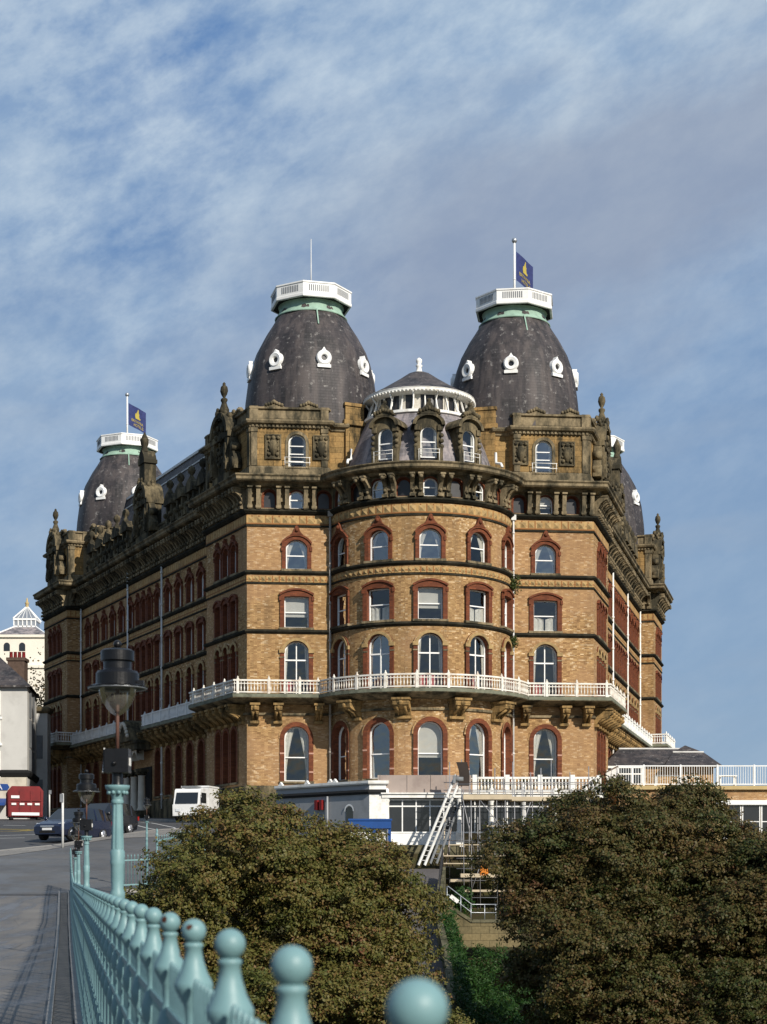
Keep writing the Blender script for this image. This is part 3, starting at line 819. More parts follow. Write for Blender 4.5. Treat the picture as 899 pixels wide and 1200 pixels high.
# --- attic storeys of the four towers
def poly_fun(a, b): return plane_fun(Vector(a), Vector(b))
def attic(poly, faces, side_windows):
    """poly runs so that outside lies to the right of travel; faces: list of (i, [(s, kind)])"""
    mb = MB(); st = MB(); n = len(poly)
    for i in range(n):
        a, b = poly[i], poly[(i+1)%n]; F = poly_fun(a,b); L = (b-a).length
        ops = []
        for s in side_windows.get(i, []):
            k = wkind('L6', 1.12); ops.append((s, *k['op'])); add_att.append((frame(F,s), k))
            for dx in (-1.55,1.55):    # carved panels either side
                m = frame(F, s+dx)
                pn = MB(); pn.M = m
                pn.box(-.5,.5,-.06,0,28.85,30.45); 
                for xx in (-.52,.44): pn.box(xx,xx+.08,-.13,-.06,28.85,30.45)
                for zz in (28.85,30.37): pn.box(-.44,.44,-.13,-.06,zz,zz+.08)
                pn.lathe([(.001,-.62),(.16,-.5),(.3,-.2),(.3,.2),(.18,.45),(.001,.6)],10,(0,-.03,29.65))
                for sx in (-1,1):
                    for q in range(5): pn.ball((sx*(.26+.07*math.sin(q*2.1)),-.1,29.15+q*.27),.1+.03*math.cos(q*3),7,5)
                pn.ball((0,-.16,30.2),.15,8,6)
                pnl.append(pn)
        wall(mb, F, 0, L, 27.5, 31.0, ops)
    mb.build('attic_storey', M['stone'], hotel)
    st.sweep(poly, [(0,30.85),(.1,30.9),(.16,31.05),(.34,31.12),(.42,31.25),(.42,31.35),(0,31.45)], closed=True)
    st.sweep(poly, [(0,27.6),(.14,27.6),(.14,28.3),(.04,28.4),(0,28.4)], closed=True)
    st.sweep(poly, [(-.35,31.44),(-.02,31.44),(-.02,32.05),(.12,32.1),(.12,32.22),(-.45,32.22),(-.45,31.44)], closed=True)
    # dentils
    for a, b in zip(poly, poly[1:]+poly[:1]):
        F = poly_fun(a,b); L = (b-a).length; k = int(L/.26)
        if L < 1: continue
        for q in range(k):
            s = (q+.5)*L/k; st.M = frame(F,s); st.box(-.07,.07,-.2,-.05,30.9,31.06)
        st.M = None
        # pilaster strips
        for s in (.22, L-.22):
            st.M = frame(F,s); st.box(-.2,.2,-.09,0.0,28.42,30.9); st.box(-.24,.24,-.14,0,30.6,30.86); st.M = None
            st.M = frame(F,s); st.box(-.26,.26,-.1,.3,31.44,32.26); st.M = None
        st.M = None
        # leafy crests on the parapet
        for s in ([L*.3, L*.75] if L > 3.4 else [L/2] if L > 2 else []):
            st.M = frame(F,s)
            st.prism([(-.75,32.2),(.75,32.2),(.45,32.42),(.18,32.6),(0,32.72),(-.18,32.6),(-.45,32.42)], -.05, .2)
            for q in range(-3,4): st.ball((q*.17,-.06,32.34+.1*(2-abs(q)*.6)),.12,6,5)
            st.M = None
    st.build('attic_cornice', M['stone_mid'], hotel)
    cp = MB(); cp.cap(poly, 31.5); cp.build('attic_roof', M['lead'], hotel)
add_att = []; pnl = []
def mir(poly): return [Vector((-p.x,p.y)) for p in poly[::-1]]
a0 = Vector((-HW+.25,.35)); nl = [wl(8.6,-.35), a0, Vector((-6.1,.35)), Vector((-5.9,.95)), Vector((-5.0,.95)), Vector((-4.7,1.7)), Vector((-3.9,2.2)), Vector((-2.3,4.4)), Vector((-2.3,9.6))]
attic(nl, None, {0:[4.3], 1:[3.0]})
nr = mir(nl)
attic(nr, None, {len(nl)-3:[ (nr[len(nl)-2]-nr[len(nl)-3]).length-3.0 ], len(nl)-2:[4.3]})
fl_ = [wl(T3,-.35), wl(T2+.5,-.35), wl(T2+.5,-2.0), wl(T2-2.6,-2.0), wl(T2-2.6,-10.6), wl(T3,-10.6)]
attic(fl_, None, {0:[3.6]})
fr_ = [wr(T3R,-10.6), wr(T2R-2.6,-10.6), wr(T2R-2.6,-2.0), wr(T2R+.5,-2.0), wr(T2R+.5,-.35), wr(T3R,-.35)]
attic(fr_, None, {4:[3.4]})
for m, k in add_att: put_win(k, m)
for pn in pnl: pn.M = None; pn.build('carved_panel', M['stone_sooty'], hotel)
# balustrade bars in front of the attic windows
for m, k in add_att:
    g = MB(); g.M = m
    for z in (28.62,28.95): g.tube([(-.85,-.25,z),(.85,-.25,z)],.022,6)
    for x in (-.8,.8): g.tube([(x,-.25,28.4),(x,-.25,28.95)],.02,6)
    g.build('window_guard', M['white'], hotel)

# stepped piers with scrolls on the inner side of the two front attics
def scroll_pier(p, ang, mirror=1):
    mb = MB(); mb.M = Matrix.Translation((p.x,p.y,0)) @ Matrix.Rotation(ang,4,'Z')
    mb.box(-.75,.75,-.8,.9,27.5,28.5); mb.box(-.62,.62,-.66,.8,28.5,31.3); mb.box(-.36,.36,-.72,-.66,28.9,30.8)
    mb.box(-.8,.8,-.85,.95,31.3,31.62); mb.box(-.66,.66,-.7,.85,31.62,32.55); mb.box(-.74,.74,-.78,.93,32.55,32.75)
    sx = mirror
    mb.prism([(sx*.6,28.5),(sx*1.25,28.5),(sx*1.3,28.9),(sx*1.1,29.3),(sx*1.2,29.7),(sx*1.05,30.1),(sx*.8,30.4),(sx*.66,30.9),(sx*.6,31)], -.4, .5)
    for z, r_ in ((28.8,.38),(29.6,.28),(30.3,.2)): mb.lathe([(r_,-.05),(r_,1.0)],10,(0,0,0)) if False else mb.tube([(sx*1.0,-.5,z),(sx*1.0,.55,z)],r_,10)
    mb.build('scroll_pier', M['stone'], hotel)
scroll_pier(Vector((-4.55,1.55)), R(20), 1); scroll_pier(Vector((4.55,1.55)), R(-20), -1)

# --- domes
def dome(c, a_off, antenna, flag):
    dz = 0
    prof = [(4.5,31.4),(4.47,33.0),(4.4,33.8),(4.22,35.2),(3.98,36.2),(3.7,37.0),(3.12,38.1),(2.7,38.75),(2.37,39.3),(2.06,39.9),(2.0,40.0)]
    d = MB()
    n = 48; vs = []; fs = []
    for r_, z in prof:
        for k in range(n):
            a = 2*PI*k/n; q = 1+.018*math.cos(8*(a-R(a_off)+PI/8)) ; vs.append((r_*q*math.cos(a), r_*q*math.sin(a), z))
    for i in range(len(prof)-1):
        for k in range(n): fs.append((i*n+k, i*n+(k+1)%n, (i+1)*n+(k+1)%n, (i+1)*n+k))
    d.add(vs, fs, smooth=True)
    do = d.build('dome', M['slate'], hotel, loc=(c.x,c.y,0))
    col = MB(); col.lathe([(2.40,39.32),(2.46,39.36),(2.36,39.46),(2.24,39.6),(2.14,39.8),(2.13,40.05),(2.25,40.2)],32)
    for k in (0,): col.bar((.25,-2.4,39.42),(.33,-3.06,38.2),.08,.07)
    col.build('copper_collar', M['copper'], do)
    # octagonal viewing platform
    pl = MB(); ro = 2.75
    o8 = [Vector((ro*math.cos(R(a_off+22.5+45*k)), ro*math.sin(R(a_off+22.5+45*k)))) for k in range(8)]
    pl.sweep([p*1.0 for p in o8], [(-.12,40.16),(0,40.16),(.03,40.2),(.03,40.36),(0,40.4),(0,41.04),(.05,41.08),(.05,41.17),(-.14,41.17),(-.12,41.04)], closed=True, outsign=1)
    po = pl.build('viewing_platform', M['white_clean'], do)
    un = MB(); un.cap(o8, 40.17); un.cap(o8, 40.4); un.build('platform_floor', M['blackmatt'], do)
    for k in range(8):
        vt = MB()
        a, b = o8[k], o8[(k+1)%8]; F = plane_fun(a,b); L = (b-a).length
        for q in range(10):
            s = L*(.17+.66*(q+.5)/10); vt.M = frame(F,s); vt.box(-.036,.036,-.014,.02,40.54,40.96); vt.M = None
        vt.build('vent_grille', M['lead'], do)
    # eight bull's-eye windows
    for k in range(8):
        a = R(a_off+45*k); z = 35.65; r_ = 4.12
        m = Matrix.Translation((r_*math.cos(a), r_*math.sin(a), z)) @ Matrix.Rotation(a+PI/2,4,'Z')
        m = m @ Matrix.Scale(.9,4); rw = roundel_mesh
        o = obj('roundel_window', rw[0], do, mat=m)
        pass
    return do
def make_roundel():
    mb = MB(); n = 24
    # ring around the y axis; outside is -y
    vs = []; fs = []; sec = [(.2,.35),(.2,-.12),(.25,-.2),(.46,-.25),(.55,-.16),(.57,.35)]
    for k in range(n):
        a = 2*PI*k/n
        for r_, y in sec: vs.append((r_*math.cos(a), y, r_*math.sin(a)))
    m_ = len(sec)
    for k in range(n):
        for q in range(m_-1): fs.append((k*m_+q, ((k+1)%n)*m_+q, ((k+1)%n)*m_+q+1, k*m_+q+1))
    mb.add(vs, fs, smooth=False, mi=0)
    mb.box(-.5,.5,-.2,.5,-.72,-.5, mi=0); mb.box(-.42,.42,-.1,.5,-.55,-.3, mi=0)
    mb.prism([(-.2,.5),(.2,.5),(.1,.62),(.05,.72),(0,.78),(-.05,.72),(-.1,.62)],-.14,.3, mi=0)
    mb.add([(.23*math.cos(2*PI*k/n),-.02,.23*math.sin(2*PI*k/n)) for k in range(n)],[tuple(range(n))], mi=1)
    return mb.mesh('roundel_window', [M['white_clean'], M['blindglass']])
roundel_mesh = [make_roundel()]
def front_off(deg): return -90+deg     # angle measured to the right of facing the front
DC = dict(nl=Vector((-6.95,4.9)), nr=Vector((6.95,4.9)), fl=wl(45.6,-6.1), fr=wr(42.0,-5.6))
# camera-facing direction in hotel coordinates is about -90-5 degrees
dome(DC['nl'], -95+15.5-2, True, False); dome(DC['nr'], -95-10+2, False, True)
dome(DC['fl'], -95+20, False, True); dome(DC['fr'], -95+12, False, False)

# antenna on the left front dome
an = MB(); c = DC['nl']; an.tube([(c.x,c.y,40.2),(c.x,c.y,44.9)], [.05,.025], 6); an.box(c.x-.18,c.x+.25,c.y-.12,c.y+.12,41.3,41.55); an.box(c.x-.22,c.x-.02,c.y-.1,c.y+.1,41.55,41.7)
an.build('antenna', M['pipe'], hotel)

# --- round bay roof: mansard, lantern, cone
RM = (RC.x, RC.y, 0)
mb = MB(); mb.lathe([(5.1,27.6),(4.75,28.7),(4.35,29.8),(3.95,30.7),(3.55,31.6)],64,RM); mb.build('mansard_roof', M['slate_purple'], hotel)
mb = MB(); mb.lathe([(3.55,31.5),(3.72,31.55),(3.72,31.72),(3.2,31.8)],64,RM,smooth=False)
for k in range(28):
    a = 2*PI*k/28; ca, sa = math.cos(a), math.sin(a)
    mb.bar((RC.x+3.5*ca,RC.y+3.5*sa,31.75),(RC.x+3.15*ca,RC.y+3.15*sa,32.85),.07,.1)
    if k % 2 == 0: mb.prism([],0,0) if False else mb.tube([(RC.x+3.62*ca,RC.y+3.62*sa,31.75),(RC.x+3.3*ca,RC.y+3.3*sa,32.15),(RC.x+3.28*ca,RC.y+3.28*sa,32.5),(RC.x+3.6*ca,RC.y+3.6*sa,32.95)],[.08,.05,.05,.08],6)
mb.lathe([(3.1,32.8),(3.62,32.9),(3.7,32.98),(3.7,33.16),(3.4,33.2)],64,RM,smooth=False)
for k in range(90):
    a = 2*PI*k/90; mb.box(0,0,0,0,0,0) if False else mb.ball((RC.x+3.68*math.cos(a),RC.y+3.68*math.sin(a),32.92),.07,5,4)
lant = mb.build('lantern', M['white'], hotel)
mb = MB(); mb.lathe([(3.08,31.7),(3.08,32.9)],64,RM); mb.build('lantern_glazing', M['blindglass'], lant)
mb = MB()
for k in range(20):
    if k % 3 == 0: continue
    a = 2*PI*(k+.5)/20; mb.bar((RC.x+3.11*math.cos(a),RC.y+3.11*math.sin(a),31.8),(RC.x+3.11*math.cos(a),RC.y+3.11*math.sin(a),32.8),.44,.01,up=(math.cos(a),math.sin(a),0))
mb.build('lantern_blind', M['curtain'], lant)
mb = MB(); mb.lathe([(3.72,33.12),(2.6,33.75),(1.4,34.5),(.75,34.95),(.5,35.05),(.35,35.02)],64,RM); cone = mb.build('cone_roof', M['slate'], hotel)
mb = MB(); mb.lathe([(.38,34.98),(.28,35.1),(.2,35.2),(.16,35.45),(.24,35.55),(.12,35.65),(.2,35.8),(.2,35.95),(.08,36.05),(.001,36.1)],12,RM); mb.build('finial', M['white'], cone)

# --- dormers of the round bay
def dormer_body(d_):
    mb = MB()
    # x along, y inwards, front at y=0
    w_ = .52
    for sx in (-1,1):
        a, b = sorted((sx*.52, sx*.8)); mb.box(a,b,-.02,2.2,27.5,30.25)
        a, b = sorted((sx*.56, sx*.9)); mb.box(a,b,-.16,.2,27.5,28.9); mb.box(a,b,-.14,.2,29.95,30.3)
        for z in (28.95,29.3,29.65): mb.ball((sx*.82,-.06,z),.16-.02*(z-28.9),7,5)
    ap = arch_pts(1.04,28.2,30.2,.52,12)
    op = [(-1.0,30.2),(1.0,30.2)]+[(1.0*math.cos(PI*k/12),30.35+.72*math.sin(PI*k/12)) for k in range(13)]
    # tympanum over the window head
    pts = ap[2:]
    for (x1,z1),(x2,z2) in zip(pts[:-1],pts[1:]):
        mb.add([(x1,-.02,z1),(x1*1.6,-.02,30.3+.65*math.sqrt(max(0,1-(x1*1.6)**2))),(x2*1.6,-.02,30.3+.65*math.sqrt(max(0,1-(x2*1.6)**2))),(x2,-.02,z2)],[(0,1,2,3)])
    for r0, r1, y in ((.82,1.04,-.28),):
        for k in range(12):
            a1 = PI*k/12; a2 = PI*(k+1)/12
            P_ = lambda r_,a,yy: (r_*math.cos(a), yy, 30.28+.72*r_*math.sin(a))
            mb.add([P_(r0,a1,y),P_(r0,a2,y),P_(r1,a2,y),P_(r1,a1,y),P_(r0,a1,2.4),P_(r0,a2,2.4),P_(r1,a2,2.4),P_(r1,a1,2.4)],
                   [(0,1,2,3),(2,6,7,3),(0,4,5,1)])
    mb.prism([(-.75,30.95),(.75,30.95),(.55,31.2),(.3,31.35),(.18,31.6),(0,31.75),(-.18,31.6),(-.3,31.35),(-.55,31.2)],-.3,.1)
    for q in range(-3,4): mb.ball((q*.19,-.28,31.1+.1*(2-abs(q)*.6)),.15,7,5)
    mb.ball((0,-.1,31.82),.15,8,6)
    return mb.mesh('dormer', M['stone_sooty'])
db = dormer_body(0); dk = wkind('D6', 1.04)
for k in (-1,0,1):
    a = WA*k; p = rot_pt(a, 5.12); d = Vector((math.cos(a),math.sin(a),0)); i = Vector((-d.y,d.x,0))
    m = Matrix(((d.x,i.x,0,p.x),(d.y,i.y,0,p.y),(0,0,1,0),(0,0,0,1)))
    do = obj('dormer', db, hotel, mat=m)
    obj('dormer_sash', dk['sash'], do); obj('dormer_pane', dk['pane'], do)
    if k != -1: obj('dormer_curtain', dk['cur'], do)
    g = MB()
    for z in (28.5,28.72): g.tube([(-.68,-.3,z),(.68,-.3,z)],.018,6)
    for x in (-.65,.65): g.tube([(x,-.3,27.9),(x,-.3,28.72)],.018,6)
    g.build('window_guard', M['white'], do)
# white gutter elbows beside the bay roof
for sx in (-1,1):
    g = MB(); g.tube([(sx*4.7,-.9,29.3),(sx*4.7,-1.1,28.6),(sx*4.95,-1.5,28.45),(sx*5.0,-1.7,28.2)],.09,8); g.build('overflow_pipe', M['white'], hotel)

# --- side gables: carved attic features crowned by urns
def gable_mesh(tiers):
    mb = MB(); w_ = 1.75
    mb.box(-w_,w_,-.35,1.6,27.5,28.6)
    for x in (-1.45,1.45): mb.box(x-.3,x+.3,-.5,1.2,28.6,30.9); mb.prism([(x-.22,28.7),(x+.22,28.7),(x+.26,29.3),(x+.12,29.6),(x+.2,30.1),(x+.1,30.5),(x-.1,30.5),(x-.2,30.1),(x-.12,29.6),(x-.26,29.3)],-.68,-.45); mb.ball((x,-.6,29.15),.17,8,6); mb.ball((x,-.6,30.15),.13,8,6)
    mb.box(-1.2,1.2,-.1,1.4,28.6,31.0); mb.box(-w_-.15,w_+.15,-.55,1.5,30.9,31.3)
    n = 14
    for k in range(n):
        a1 = PI*k/n; a2 = PI*(k+1)/n; P_ = lambda r_,a,yy: (r_*1.75*math.cos(a), yy, 31.25+r_*1.5*math.sin(a))
        mb.add([P_(.8,a1,-.65),P_(.8,a2,-.65),P_(1.05,a2,-.65),P_(1.05,a1,-.65),P_(.8,a1,1.4),P_(.8,a2,1.4),P_(1.05,a2,1.4),P_(1.05,a1,1.4)],[(0,1,2,3),(2,6,7,3),(0,4,5,1)])
        mb.add([P_(0,a1,-.3),P_(.85,a1,-.3),P_(.85,a2,-.3)],[(0,1,2)])
        mb.add([P_(0,a1,1.3),P_(.85,a1,1.3),P_(.85,a2,1.3)],[(2,1,0)])
    for sx in (-1,1):
        mb.prism([(sx*1.75,28.6),(sx*2.7,28.6),(sx*2.75,29.2),(sx*2.4,29.7),(sx*2.2,30.4),(sx*1.85,30.9),(sx*1.75,31)],-.3,.4)
        for z, r_ in ((29.0,.42),(30.1,.28)): mb.tube([(sx*2.35,-.4,z),(sx*2.35,.45,z)],r_,10)
    # cluster of carved figures
    rr = random.Random(3)
    for q in range(34):
        a = rr.uniform(0,PI); r_ = rr.uniform(.3,1.2)
        mb.ball((r_*math.cos(a)*1.1, rr.uniform(-.6,.5), 32.4+rr.uniform(0,.8)*math.sin(a)), rr.uniform(.12,.27), 8, 6)
    for q in range(14): mb.ball((rr.uniform(-.9,.9), -.55, rr.uniform(29.2,31.9)), rr.uniform(.1,.22), 7, 5)
    mb.lathe([(.6,32.3),(.42,32.8),(.46,33.1),(.3,33.4),(.22,33.6),(.32,33.75),(.3,33.86),(.1,33.95),(.26,34.15),(.36,34.4),(.3,34.68),(.12,34.82),(.16,34.9),(.05,35.0),(.001,35.04)],12)
    if tiers:
        mb.box(-.72,.72,-.3,1.0,32.3,34.6); mb.box(-.88,.88,-.42,1.1,34.3,34.6)
        mb.prism([(-.88,34.6),(.88,34.6),(.66,35.0),(.3,35.35),(0,35.45),(-.3,35.35),(-.66,35.0)],-.42,1.0)
        mb.lathe([(.45,35.3),(.3,35.7),(.42,35.95),(.45,36.3),(.25,36.6),(.12,36.8),(.001,36.95)],10)
    return mb.mesh('carved_gable', M['stone_sooty'])
g1, g2 = gable_mesh(False), gable_mesh(True)
fnl = plane_fun(wl(T1),wl(0)); fwl = plane_fun(wl(T2,-REC),wl(T1,-REC)); ffl = plane_fun(wl(T3),wl(T2))
fnr = plane_fun(wr(0),wr(T1)); fwr = plane_fun(wr(T1,-REC),wr(T2R,-REC)); ffr = plane_fun(wr(T2R),wr(T3R))
for F_, s, g in ((fnl,T1-4.2,g1),(ffl,3.9,g1),(fwl,T2-CL,g2),(fnr,4.2,g1),(ffr,3.75,g1),(fwr,CR-T1,g2)):
    obj('carved_gable', g, hotel, mat=frame(F_, s) @ Matrix.Translation((0,0,27.5)) @ Matrix.Diagonal((.9,.72,.97,1)) @ Matrix.Translation((0,0,-27.5)))
def small_dormer():
    mb = MB()
    mb.box(-.62,.62,.1,2.6,27.5,28.5)
    for sx in (-1,1):
        a,b = sorted((sx*.4,sx*.7)); mb.box(a,b,.1,2.4,28.5,29.9); mb.ball((sx*.6,.05,29.1),.2,7,5)
        mb.prism([(sx*.7,28.5),(sx*1.05,28.5),(sx*1.0,28.9),(sx*.72,29.4)],.15,.6)
    mb.box(-.42,.42,.3,2.3,28.5,29.9)
    mb.box(-.85,.85,-.05,2.5,29.85,30.1)
    mb.prism([(-.85,30.1),(.85,30.1),(.55,30.5),(.2,30.72),(0,30.8),(-.2,30.72),(-.55,30.5)],-.05,2.4)
    mb.lathe([(.28,30.7),(.16,30.95),(.1,31.05),(.24,31.2),(.3,31.42),(.22,31.62),(.001,31.78)],10,(0,.2,0))
    return mb.mesh('parapet_dormer', M['stone_sooty'])
sdm = small_dormer()
for k in range(5):
    for sg in (-1,1):
        obj('parapet_dormer', sdm, hotel, mat=frame(fwl, T2-(CL+sg*(5.6+2.45*k)))); obj('parapet_dormer', sdm, hotel, mat=frame(fwr, CR+sg*(5.4+2.2*k)-T1))
# wing roofs
for sd_, ff, T2, RZ in ((1,wl,T2,34.9),(-1,wr,T2R,33)):
    mb = MB()
    a, b = ff(8.6,-REC-.9), ff(T2-.6,-REC-.9); c_, d_ = ff(8.6,-REC-3.6), ff(T2-.6,-REC-3.6); e, f = ff(8.6,-10.5), ff(T2-.6,-10.5); g_, h_ = ff(8.6,-11.9), ff(T2-.6,-11.9)
    vs = [(a.x,a.y,27.5),(b.x,b.y,27.5),(c_.x,c_.y,RZ),(d_.x,d_.y,RZ),(e.x,e.y,RZ+.2),(f.x,f.y,RZ+.2),(g_.x,g_.y,27.5),(h_.x,h_.y,27.5)]
    mb.add(vs, [(0,1,3,2),(2,3,5,4),(4,5,7,6),(0,2,4,6),(1,7,5,3)])
    mb.build('wing_roof', M['slate'], hotel)
    mb = MB(); mb.bar((c_.x,c_.y,RZ+.05),(d_.x,d_.y,RZ+.05),.25,.2)
    p1 = a.lerp(c_,.86); p2 = b.lerp(d_,.86); pz = 27.5+(RZ-27.5)*.86+.06; mb.bar((p1.x,p1.y,pz),(p2.x,p2.y,pz),.12,.1)
    mb.build('roof_ridge', M['lead'] if sd_ < 0 else M['pipe'], hotel)
T2 = 43.4
# parapet between side features
mb = MB()
for ff in (wl,):
    mb.sweep([ff(T2-.5,-REC-.35), ff(8.7,-REC-.35)], [(-.25,27.5),(.05,27.5),(.05,28.75),(.12,28.8),(.12,28.95),(-.25,28.95)])
mb.build('parapet', M['stone_sooty'], hotel); mb = MB()
mb.sweep([wr(8.7,-REC-.35), wr(T2R-.5,-REC-.35)], [(-.25,27.5),(.05,27.5),(.05,28.75),(.12,28.8),(.12,28.95),(-.25,28.95)])
mb.build('parapet', M['stone_sooty'], hotel)

# --- columned porch on the street side
def porch():
    mb = MB(); F = fwl; mb.M = frame(F, T2-CL)
    zf = 6.05
    for x in (-1.9,0,1.9):
        for y in (-.85,):
            if False: continue
            mb.box(x-.42,x+.42,y-.42,y+.42,5.0,zf+.9, mi=1)
            mb.lathe([(.36,zf+.9),(.38,zf+1.0),(.30,zf+1.1),(.26,zf+3.5),(.3,zf+3.6)],14,(x,y,0), mi=0)
            for q in range(8): mb.ball((x+.34*math.cos(q*PI/4),y+.34*math.sin(q*PI/4),zf+3.78),.13,6,5, mi=1)
            mb.box(x-.45,x+.45,y-.45,y+.45,zf+3.88,zf+4.1, mi=1)
    def arch_beam(p0, p1, base, w_):
        p0 = Vector(p0); p1 = Vector(p1); L = (p1-p0).length; d = (p1-p0)/L; nn = Vector((-d.y,d.x,0))
        pts = arch_pts(L-.7, base, base+1.35, min((L-.7)/2,1.3), 12)[2:]
        for yy in (-.3,.3):
            for (x1,z1),(x2,z2) in zip(pts[:-1],pts[1:]):
                q = [p0+d*(L/2+x1)+nn*yy, p0+d*(L/2+x2)+nn*yy]
                mb.add([(q[0].x,q[0].y,z1),(q[1].x,q[1].y,z2),(q[1].x,q[1].y,base+1.5),(q[0].x,q[0].y,base+1.5)],[(0,1,2,3)], mi=0)
        for (x1,z1),(x2,z2) in zip(pts[:-1],pts[1:]):
            a = p0+d*(L/2+x1); b = p0+d*(L/2+x2)
            mb.add([(a+nn*.3).to_tuple()[:2]+(z1,),(b+nn*.3).to_tuple()[:2]+(z2,),(b-nn*.3).to_tuple()[:2]+(z2,),(a-nn*.3).to_tuple()[:2]+(z1,)],[(0,1,2,3)], mi=0)
    zb = zf+4.1
    for a, b in (((-1.9,-.85,0),(0,-.85,0)),((0,-.85,0),(1.9,-.85,0))): arch_beam(a,b,zb,.6)
    mb.box(-2.3,2.3,-1.35,0,zb+1.5,zb+2.0, mi=1); mb.box(-2.4,2.4,-1.45,0,zb+2.0,zb+2.2, mi=1)
    # carved crest
    mb.prism([(-1.5,zb+2.2),(1.5,zb+2.2),(1.2,zb+3.0),(.6,zb+3.7),(0,zb+3.9),(-.6,zb+3.7),(-1.2,zb+3.0)],-1.7,-.2, mi=1)
    for q in range(12): mb.ball((-1.2+q*.218,-1.75,zb+2.6+1.0*math.sin(PI*q/11)),.17,7,5, mi=0)
    mb.build('entrance_porch', [M['cream'], M['stone_sooty']], hotel)
M['cream'] = m_plain('cream_stone_paint', (.52,.47,.38), .6, .1, 2, dirt=(.28,.24,.18))
porch()
dr = MB(); dr.M = frame(fwl, T2-CL); dr.box(-1.9,1.9,-.06,.06,5.5,10.4); dr.build('entrance_door', M['blackmatt'], hotel)

# --- flags on the domes
def flag_thing(c, ztop, zbase, label):
    base = HO + Matrix.Rotation(HROT,3,'Z') @ Vector((c.x,c.y,zbase))
    fp = empty('flagpole', base, 0, label, 'flagpole', 'flagpoles on the hotel domes')
    h = ztop-zbase
    p = MB(); p.tube([(0,0,0),(0,0,h-.12)], [.09,.07], 10); p.tube([(0,0,h*.45),(0,0,h*.45+.06)],.1,8); p.build('pole', M['white_clean'], fp)
    b = MB(); b.ball((0,0,h),.19,14,10); b.build('ball_finial', M['galv'], fp)
    # the cloth flies away from the camera, to the right
    ang = R(53); H = 1.95; L = 2.3; z1 = h-.75
    def fmap(u, v, off=0.0):      # u along, v up from 0..H
        x = u*math.cos(ang)*1.0 + .10*math.sin(u*2.4+.4); y = u*math.sin(ang)
        nx, ny = math.sin(ang), -math.cos(ang)
        return Vector((.08+x+nx*off, y+ny*off, z1-H+v-.16*u - .05*math.sin(u*3)))
    f = MB(); nu, nv = 16, 10
    f.add([fmap(L*i/nu, H*j/nv) for i in range(nu+1) for j in range(nv+1)], [(i*(nv+1)+j,(i+1)*(nv+1)+j,(i+1)*(nv+1)+j+1,i*(nv+1)+j+1) for i in range(nu) for j in range(nv)], smooth=True)
    fo = f.build('flag', M['navy'], fp)
    for txt, u0, v0, size in (('BRITANNIA', .28, .52, .34), ('HOTELS', .55, .16, .36)):
        cu = bpy.data.curves.new('flag_text','FONT'); cu.body = txt; cu.size = size
        to = bpy.data.objects.new('flag_text', cu); COL.objects.link(to)
        dg = bpy.context.evaluated_depsgraph_get(); me = bpy.data.meshes.new_from_object(to.evaluated_get(dg))
        bpy.data.objects.remove(to); bpy.data.curves.remove(cu)
        sx = (L-.2-u0)/max(.01,max(v.co.x for v in me.vertices))*.95
        for v in me.vertices: v.co = fmap(u0+v.co.x*sx, v0+v.co.y, .015)
        me.materials.clear(); me.materials.append(M['gold']); obj('flag_text', me, fo)
    e = MB()
    sil = [(-.5,0),(.55,0),(.6,.16),(.4,.22),(.34,.5),(.42,.62),(.3,.66),(.22,.9),(.28,1.02),(.12,1.1),(.02,1.02),(-.02,.86),(-.18,.78),(-.24,.6),(-.36,.62),(-.52,.5),(-.56,.26),(-.5,.1)]
    tri = tessellate_polygon([[Vector((x,y,0)) for x,y in sil]])
    e.add([fmap(1.2+x*.8, .9+y*.8, .015) for x,y in sil], [tuple(q) for q in tri]); e.build('flag_emblem', M['gold'], fo)
flag_thing(DC['nr'], 45.3, 40.4, 'white flagpole with navy flag on the right front dome, beside the empty round bay roof')
flag_thing(DC['fl'], 45.3, 40.4, 'white flagpole with navy flag on the far left dome behind the parapet')
# ================================================================== GROUND, STREET, BRIDGE
YS = [-20,0,40,50,62,72,84,108,135,160,250,4000]; ZS = [0,0,0,.25,1.2,2.2,3.5,5.2,6.4,7,9,12]
YV = [-20,20,40,55,70,82,97.4,97.9,100.2,100.6,112,140,4000]; ZV = [-13,-12,-10.5,-6.5,-3.6,-1.3,2.25,2.35,2.4,3.6,4,6,8]
def zs(y): return float(np.interp(y, YS, ZS))
def sstep(a, b, x): t_ = np.clip((x-a)/(b-a),0,1); return t_*t_*(3-2*t_)
def ground_z(x, y):
    st = np.interp(y, YS, ZS); va = np.interp(y, YV, ZV)
    st = np.where(y < 60, np.interp(y, YV, ZV), st)
    f = sstep(-10.2, -7.6, x)
    z = st*(1-f)+va*f
    z = z-2.4*sstep(3.3,4.0,x)*sstep(58,70,y)*(1-sstep(99,100.4,y))
    z = z-np.clip((x-24)*.28, 0, 26)*sstep(24,30,x)
    return z-.05
def grid_lines(lo, hi, step, far): return np.concatenate([-np.array(far[::-1]) , np.arange(lo,hi+.01,step), np.array(far)]) 
xs = np.concatenate([[-4000,-1500,-500,-200,-110], np.arange(-70,70.1,1.0), [110,200,500,1500,4000]])
ys = np.concatenate([[-600,-200,-60,-20,-8], np.arange(0,180.1,1.0), [190,220,300,500,1500,5000]])
X, Y = np.meshgrid(xs, ys, indexing='ij'); Z = ground_z(X, Y)
nx, ny = X.shape
me = bpy.data.meshes.new('ground'); vv = np.stack([X,Y,Z],-1).reshape(-1,3)
ff = [(i*ny+j,(i+1)*ny+j,(i+1)*ny+j+1,i*ny+j+1) for i in range(nx-1) for j in range(ny-1)]
me.from_pydata(vv.tolist(), [], ff)
t = NT('rough_grass_bank'); n = t.noise(.5,8,.65); n2 = t.noise(5,6,.7)
